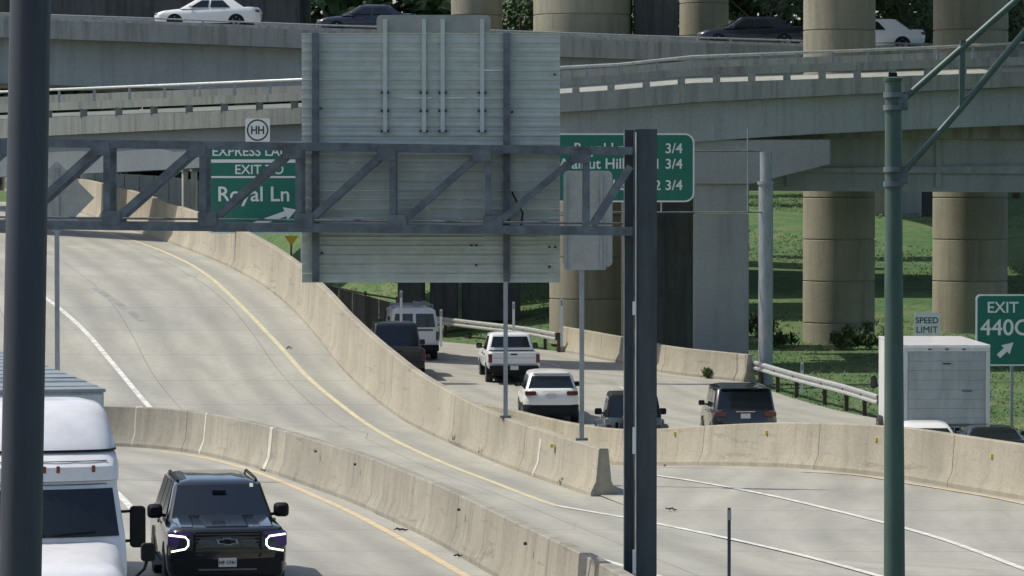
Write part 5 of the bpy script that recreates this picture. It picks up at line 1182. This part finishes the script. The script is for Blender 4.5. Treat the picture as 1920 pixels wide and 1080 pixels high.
# ---- white semi at lower left
def semi():
    hd = 180 - 13.5; h = R(hd); fwd = Vector((math.sin(h), math.cos(h), 0))
    nose = Vector((-6.18, 52.9, 0))
    t = base_vehicle('semi_truck', 'white semi truck with grey trailer half hidden by the near pole', 'truck', nose, hd)      # local y=0 at the nose, rear negative
    pw = 'paint_truck_white'
    loft('hood', pw, t, [ring(-.1, -2.6, .85, .2, .55, .55, .1, wr=1.1), ring(0, -2.6, .95, .25, .9, .9, .14, wr=1.12), ring(-.02, -2.6, .95, .28, 1.35, 1.5, .14, wr=1.12), ring(-.12, -2.6, .86, .3, 1.58, 1.78, .12, wr=1.08), ring(-.3, -2.6, .74, .3, 1.68, 1.92, .1, wr=1.0), ring(-.7, -2.6, .5, .25, 1.76, 1.98, .05, wr=.8)])
    mb = MB(); mb.prism(rrect(-.62, .62, .72, 1.46, .12), .06, .17); g = mb.build('grille', 'trim_black', t, 0, .02)
    for k in range(7): mb = MB(); z = .80 + k * .095; mb.box(-.56, .56, .17, .19, z, z + .03); mb.build('grille_bar', 'chrome', g, 0)
    mb = MB(); mb.box(-.3, .3, .1, .13, 1.5, 1.58); mb.build('hood_badge', 'trim_gray', t, 0)
    mb = MB(); mb.prism(rrect(-1.15, 1.15, .35, .72, .1), -.3, .18); mb.build('front_bumper', pw, t, 0, .03)
    # cab with raked windshield
    loft('cab', pw, t, [ring(-2.0, -4.9, 1.14, .12, .8, .8, .05), ring(-2.0, -4.9, 1.16, .14, 1.6, 1.6, .08), ring(-2.1, -4.9, 1.15, .16, 1.95, 1.95, .16), ring(-2.55, -4.9, 1.10, .2, 2.66, 2.66, .18), ring(-2.6, -4.9, 1.11, .2, 2.74, 2.74, .18)])
    mb = MB(); rows_ = []
    for z_, y_, w_ in ((1.98, -2.10, 1.04), (2.64, -2.52, 1.0)):
        rows_.append([Vector((w_ * k / 5.0, y_ + .17 * (1 - (k / 5.0) ** 2) + .03, z_)) for k in range(-5, 6)])
    mb.v = [tuple(p) for r_ in rows_ for p in r_] + [tuple(p - Vector((0, .05, 0))) for r_ in rows_ for p in r_]
    for k in range(10): mb.f += [(k, k + 1, k + 12, k + 11), (k + 22, k + 33, k + 34, k + 23)]
    ws_ = mb.build('windshield', 'glass_dark', t, 40)
    for s in (-1, 1): mb = MB(); mb.bar(Vector((s * .05, -1.9, 2.02)), Vector((s * .7, -2.0, 2.06)), .02, .02); mb.build('wiper', 'trim_black', ws_, 0)
    # sun visor, forehead, roof fairing
    loft('forehead', pw, t, [ring(-2.56, -4.9, 1.12, .2, 2.75, 2.75, .2), ring(-2.58, -4.9, 1.13, .22, 2.95, 3.0, .2), ring(-2.78, -4.9, 1.12, .24, 3.1, 3.15, .2), ring(-3.0, -4.9, 1.10, .26, 3.2, 3.22, .2)])
    loft('roof_fairing', pw, t, [ring(-2.85, -5.0, 1.12, .28, 3.17, 3.20, .18), ring(-2.95, -5.0, 1.12, .3, 3.28, 3.3, .2), ring(-3.5, -5.0, 1.09, .36, 3.66, 3.68, .22), ring(-3.75, -5.0, 1.01, .36, 3.77, 3.79, .22), ring(-4.1, -5.0, .82, .3, 3.82, 3.83, .1)])
    mb = MB(); rr = ring(-2.83, -4.9, 1.135, .27, 3.155, 3.19, .2); mb.rings([[p + Vector((0, 0, 0)) for p in rr], [p + Vector((0, 0, .025)) for p in rr]]); mb.build('fairing_seam', 'trim_black', t, 0)
    for x in (-.72, -.2, 0, .2, .72): mb = MB(); yy = -2.60 + .2 * (1 - (x / 1.12) ** 2); mb.box(x - .025, x + .025, yy - .05, yy + .04, 2.87, 2.97); mb.build('marker_lamp', 'lamp_amber', t, 0, .01)
    for s in (-1, 1):
        # side mirror on arms and hood mirror
        mb = MB(); mb.prism(rrect(*sorted((s * 1.28, s * 1.50)), 1.75, 2.35, .05, 3), -2.75, -2.6); m_ = mb.build('mirror', 'trim_black', t, 0, .02)
        for z in (1.85, 2.28): mb = MB(); mb.bar(Vector((s * 1.12, -2.6, z)), Vector((s * 1.3, -2.66, z)), .04, .04); mb.build('mirror_arm', 'trim_black', m_, 0)
        mb = MB(); mb.tube([Vector((s * .95, -.9, 1.35)), Vector((s * 1.22, -.8, 1.62)), Vector((s * 1.28, -.82, 1.78))], .025, 8); hm = mb.build('hood_mirror_arm', 'trim_black', t, 40)
        mb = MB(); mb.prism(rrect(*sorted((s * 1.18, s * 1.38)), 1.72, 1.98, .05, 3), -.9, -.78); mb.build('hood_mirror', 'trim_black', hm, 0, .02)
        mb = MB(); mb.prism(rrect(*sorted((s * .62, s * .98)), .95, 1.2, .06, 3), -.2, .08); mb.build('headlight', 'lamp_clear', t, 0, .02)
        wheel(t, s * 1.02, -1.2, .52, .3); wheel(t, s * .98, -6.4, .52, .55); wheel(t, s * .98, -7.75, .52, .55); wheel(t, s * .98, -17.0, .52, .55); wheel(t, s * .98, -18.3, .52, .55)
        panel('side_window', 'glass_dark', t, [(s * 1.155, -2.75, 1.75), (s * 1.155, -3.5, 1.75), (s * 1.12, -3.5, 2.5), (s * 1.12, -2.95, 2.5)], .012)
        mb = MB(); mb.box(*sorted((s * .9, s * 1.15)), -5.2, -2.9, .4, .8); mb.build('fuel_tank', 'chrome', t, 0, .08)
        mb = MB(); mb.box(*sorted((s * .35, s * .5)), -9, -.5, .62, .9); mb.build('frame_rail', 'trim_black', t, 0)
    for z_, hw, yy in ((2.70, 1.10, -2.58), (3.03, 1.12, -2.67)):
        mb = MB(); pts = [Vector((hw * k / 6.0, yy + .205 * (1 - (k / 6.0) ** 2), z_)) for k in range(-5, 6)]; mb.tube(pts, .008, 6); mb.build('cab_seam', 'trim_gray', t, 0)
    mb = MB(); mb.tube([Vector((0, -3.12 + .215, 3.42)), Vector((0, -3.45 + .215, 3.62))], .005, 6); mb.build('fairing_rib', 'trim_gray', t, 0)
    for s in (-1, 1):
        mb = MB(); mb.tube([Vector((s * 1.19, -3.8, 1.5)), Vector((s * 1.23, -3.8, 1.55)), Vector((s * 1.23, -3.8, 2.25)), Vector((s * 1.19, -3.8, 2.3))], .016, 8); mb.build('grab_handle', 'chrome', t, 40)
    # trailer
    tb = [(-1.3, 1.15), (1.3, 1.15), (1.3, 3.86), (-1.3, 3.86)]
    mb = MB(); mb.prism(tb, -19.5, -5.7); tr = mb.build('trailer_box', 'box_white', t, 0, .03)
    mb = MB(); mb.box(-1.32, 1.32, -19.52, -5.66, 3.855, 3.91); mb.build('trailer_roof', 'galv', tr, 0, .01)
    mb = MB(); mb.box(-1.28, 1.28, -5.7, -5.64, 3.2, 3.82); mb.build('trailer_nose_panel', 'sign_back', tr, 0, .02)
    for k in range(10): y = -6.4 - k * 1.35; mb = MB(); mb.box(-1.29, 1.29, y - .03, y + .03, 3.91, 3.922); mb.build('roof_bow', 'galv', tr, 0)
    return t
semi()

# ================================================================== VEGETATION
def tree(label, px, D, ybase, h, cr_, mat, seed, nleaf=2600):
    rnd = random.Random(seed); zb = z_land(D) - .2; t = thing('broadleaf_tree', label, 'tree', ((px - 960) * D / F, D, zb), 0, 'trees behind the interchange')
    mb = MB(); mb.tube([(0, 0, 0), (.1, 0, h * .25), (-.1, .1, h * .5), (.05, 0, h * .8)], [.28, .22, .15, .05], 10)
    for k in range(7):
        a = rnd.random() * 6.28; z = h * (.3 + .08 * k); mb.tube([(0, 0, z), (math.cos(a) * cr_ * .4, math.sin(a) * cr_ * .4, z + h * .12), (math.cos(a) * cr_ * .8, math.sin(a) * cr_ * .8, z + h * .2)], [.1, .07, .02], 6)
    mb.build('trunk', 'bark', t, 40)
    mb = MB(); clumps = []
    for k in range(26):
        a = rnd.random() * 6.28; rr = cr_ * math.sqrt(rnd.random()) * .85; z = h * (.35 + .6 * rnd.random()); sh = 1 - abs((z / h) - .6) * 1.1
        clumps.append((Vector((math.cos(a) * rr * sh, math.sin(a) * rr * sh, z)), cr_ * (.22 + .2 * rnd.random())))
    for k in range(nleaf):
        c, r = rnd.choice(clumps); d = Vector((rnd.gauss(0, 1), rnd.gauss(0, 1), rnd.gauss(0, .8))).normalized() * r * (.6 + .4 * rnd.random()); p = c + d
        u = Vector((rnd.gauss(0, 1), rnd.gauss(0, 1), rnd.gauss(0, 1))).normalized(); v = u.orthogonal().normalized(); s = .12 + .14 * rnd.random()
        mb.add([p - u * s, p + v * s * .6, p + u * s, p - v * s * .6], [(0, 1, 2, 3)])
    o = mb.build('crown', mat, t, 0); return t
for i, (px, D, h, c_, mt, lb) in enumerate((
    (1440, 250, 15, 3.6, 'leaf_grey', 'pale grey-green tree at the top between the dark sedan and the tan column'),
    (1700, 246, 16, 3.8, 'leaf', 'dark tree at the top between the two tan columns'),
    (1230, 252, 15, 3.4, 'leaf', 'dark tree at the top beside the streaked pier'),
    (975, 256, 16, 3.2, 'leaf', 'dark tree at the top between the slim and the wide round column'),
    (1905, 250, 16, 4.5, 'leaf', 'dark tree at the top right corner behind the slanting arms'),
    (1330, 262, 15, 4.0, 'leaf', 'dark tree at the top behind the dark sedan'),
    (1570, 264, 16, 4.4, 'leaf', 'dark tree at the top hidden behind the tan column'),
    (1790, 262, 16, 4.4, 'leaf_grey', 'grey-green tree at the top behind the right tan column'))):
    tree(lb, px, D, 0, h, c_, mt, 100 + i)
# far wood closing the horizon: reads as one mass
rnd = random.Random(5); mb = MB()
for k in range(42000):
    x = rnd.uniform(-75, 75); D = rnd.uniform(290, 310); top = 29 + 3 * math.sin(x * .31) + 2 * math.sin(x * .9 + 1); z = rnd.uniform(5.5, top)
    p = Vector((x, D + 3 * math.sin(x * .7 + z), z)); u = Vector((rnd.gauss(0, 1), rnd.gauss(0, 1), rnd.gauss(0, 1))).normalized(); v = u.orthogonal().normalized(); s = .5 + .5 * rnd.random()
    mb.add([p - u * s, p + v * s * .7, p + u * s, p - v * s * .7], [(0, 1, 2, 3)])
o = struct(mb.build('far_wood', 'leaf', None, 0), 'stuff'); o['label'] = 'dark far wood closing the view behind the interchange'
# grass on the bank and verge
rnd = random.Random(11); mb = MB()
def tuft(x, D, z, hgt, n_=3):
    for _ in range(n_):
        a = rnd.random() * 6.28; dx = math.cos(a) * .035; dy = math.sin(a) * .035; lx = rnd.gauss(0, .12); ly = rnd.gauss(0, .12); hh = hgt * (.6 + .7 * rnd.random()); ox = rnd.gauss(0, .12); oy = rnd.gauss(0, .12)
        mb.add([(x + ox - dx, D + oy - dy, z - .03), (x + ox + dx, D + oy + dy, z - .03), (x + ox + lx, D + oy + ly, z + hh)], [(0, 1, 2)])
cnt = 0
while cnt < 15000:
    D = 112 + 150 * rnd.random() ** 1.3; px = rnd.uniform(540, 1960); x = (px - 960) * D / F
    if D < 172 and x < lin(edge_pts, D) + .7: continue
    if D >= 172 and x < edge_pts[-1][1] + 1.5 - (D - 172) * .25: continue
    tuft(x, D, z_ground(x, D) - .05, .09 if D < 150 else .08, 3); cnt += 1
o = struct(mb.build('grass', 'grass_blade', None, 0), 'stuff'); o['label'] = 'rough green grass on the verge and bank'
# weeds growing from the barrier feet
rnd = random.Random(3); mb = MB()
def weed(p, h, n_):
    for _ in range(n_ * 4):
        a = rnd.random() * 6.28; q = Vector((rnd.gauss(0, h * .35), rnd.gauss(0, h * .2), 0)); b0 = p + q * .4; b0 = b0 + Vector((0, 0, h * .5 * rnd.random())); tip = b0 + Vector((rnd.gauss(0, h * .12), rnd.gauss(0, h * .12), h * (.08 + .25 * rnd.random()))); s = Vector((math.cos(a), math.sin(a), rnd.gauss(0, .5))) * h * .055; mid = (b0 + tip) / 2
        mb.add([b0, mid + s, tip, mid - s], [(0, 1, 2, 3)])
for (x, y, h, k) in [(432, 499, .2, 14), (470, 521, .15, 10), (505, 543, .18, 14), (530, 563, .15, 10), (600, 636, .2, 14), (668, 714, .15, 10), (690, 736, .12, 10), (815, 818, .12, 10), (856, 834, .42, 16), (908, 856, .34, 18), (990, 888, .1, 8), (1020, 899, .1, 8), (1055, 912, .34, 10)]:
    weed(G(x, y, z_ramp), h, k)
for (x, y, h, k) in [(1302, 872, .2, 16), (1246, 876, .12, 8), (1412, 871, .24, 16), (1475, 873, .2, 12), (1608, 881, .15, 10), (1745, 901, .45, 20), (1770, 906, .3, 12), (1822, 913, .45, 34), (1838, 916, .4, 20), (1915, 932, .1, 8)]:
    weed(G(x, y, z_free), h, k)
o = struct(mb.build('weeds', 'weed_dry', None, 0), 'stuff'); o['label'] = 'dry weeds sprouting along the barrier feet'
rnd = random.Random(9); mb = MB()
for (x, y, h, k) in [(1326, 709, .55, 70), (1336, 709, .4, 40)]: weed(G(x, y, z_free), h, k)
t = tag(mb.build('shrub', 'weed_green', None, 0), 'small green bush at the foot of the short concrete parapet', 'bush')
for (px, D, h, k, lb) in ((1585, 157.6, 1.1, 160, 'dark bush at the foot of the tan column left of the green pole'), (1455, 158.5, 1.0, 130, 'dark bush added as shadow beside the grey gantry post under the bridge'), (1665, 158.0, 1.2, 150, 'dark bush added as shadow behind the green pole at the column foot'), (1420, 163.0, 1.3, 150, 'dark bush added as shadow on the bank right of the square pier')):  # all but the first bush added to deepen shadow at the column feet
    mb = MB(); p = Vector(((px - 960) * D / F, D, z_land(D) - .1))
    for q in range(7): weed(p + Vector((rnd.gauss(0, h * .55), rnd.gauss(0, .3), abs(rnd.gauss(0, h * .2)))), h * .8, k // 7)
    tag(mb.build('shrub', 'leaf', None, 0), lb, 'bush', 'bushes under the bridge')
# tufts growing on the far side of the low median barrier
mb = MB()
for (x, y, h, k) in [(1520, 800, .3, 26), (1535, 800, .25, 20), (1580, 800, .28, 24), (1612, 802, .25, 18), (1835, 832, .4, 40), (1850, 834, .35, 30), (1810, 828, .3, 18)]:
    p = P(x, y, 104.2); p.z -= .14; weed(p, h, k)
o = struct(mb.build('weeds', 'weed_green', None, 0), 'stuff'); o['label'] = 'green weeds peeping over the low median barrier'
# tyre scraps on the shoulder beside the yellow line
for i, (x, y, zf, lb) in enumerate(((498, 884, z_side, 'long black tyre scrap on the shoulder just beyond the black vehicle'), (535, 893, z_side, 'small black tyre scrap further along the shoulder foot'), (752, 996, z_side, 'black scrap beside the yellow shoulder line in the lower middle'), (860, 1046, z_side, 'forked black scrap at the lower barrier foot'), (542, 654, z_ramp, 'thin dark scrap across the yellow ramp line'), (1258, 958, z_free, 'small dark clod on the pavement right of the gantry post'))):
    p = G(x, y, zf); rnd = random.Random(i); mb = MB(); L2 = .08 + .07 * rnd.random(); pts = [Vector((-L2 + 2 * L2 * k / 5.0, rnd.gauss(0, .05), .02 + .05 * rnd.random())) for k in range(6)]
    mb.tube(pts, [.008, .02, .025, .02, .018, .008], 6); o = mb.build('tyre_scrap', 'rubber', None, 30); o.location = p; tag(o, lb, 'debris', 'scraps lying on the road')
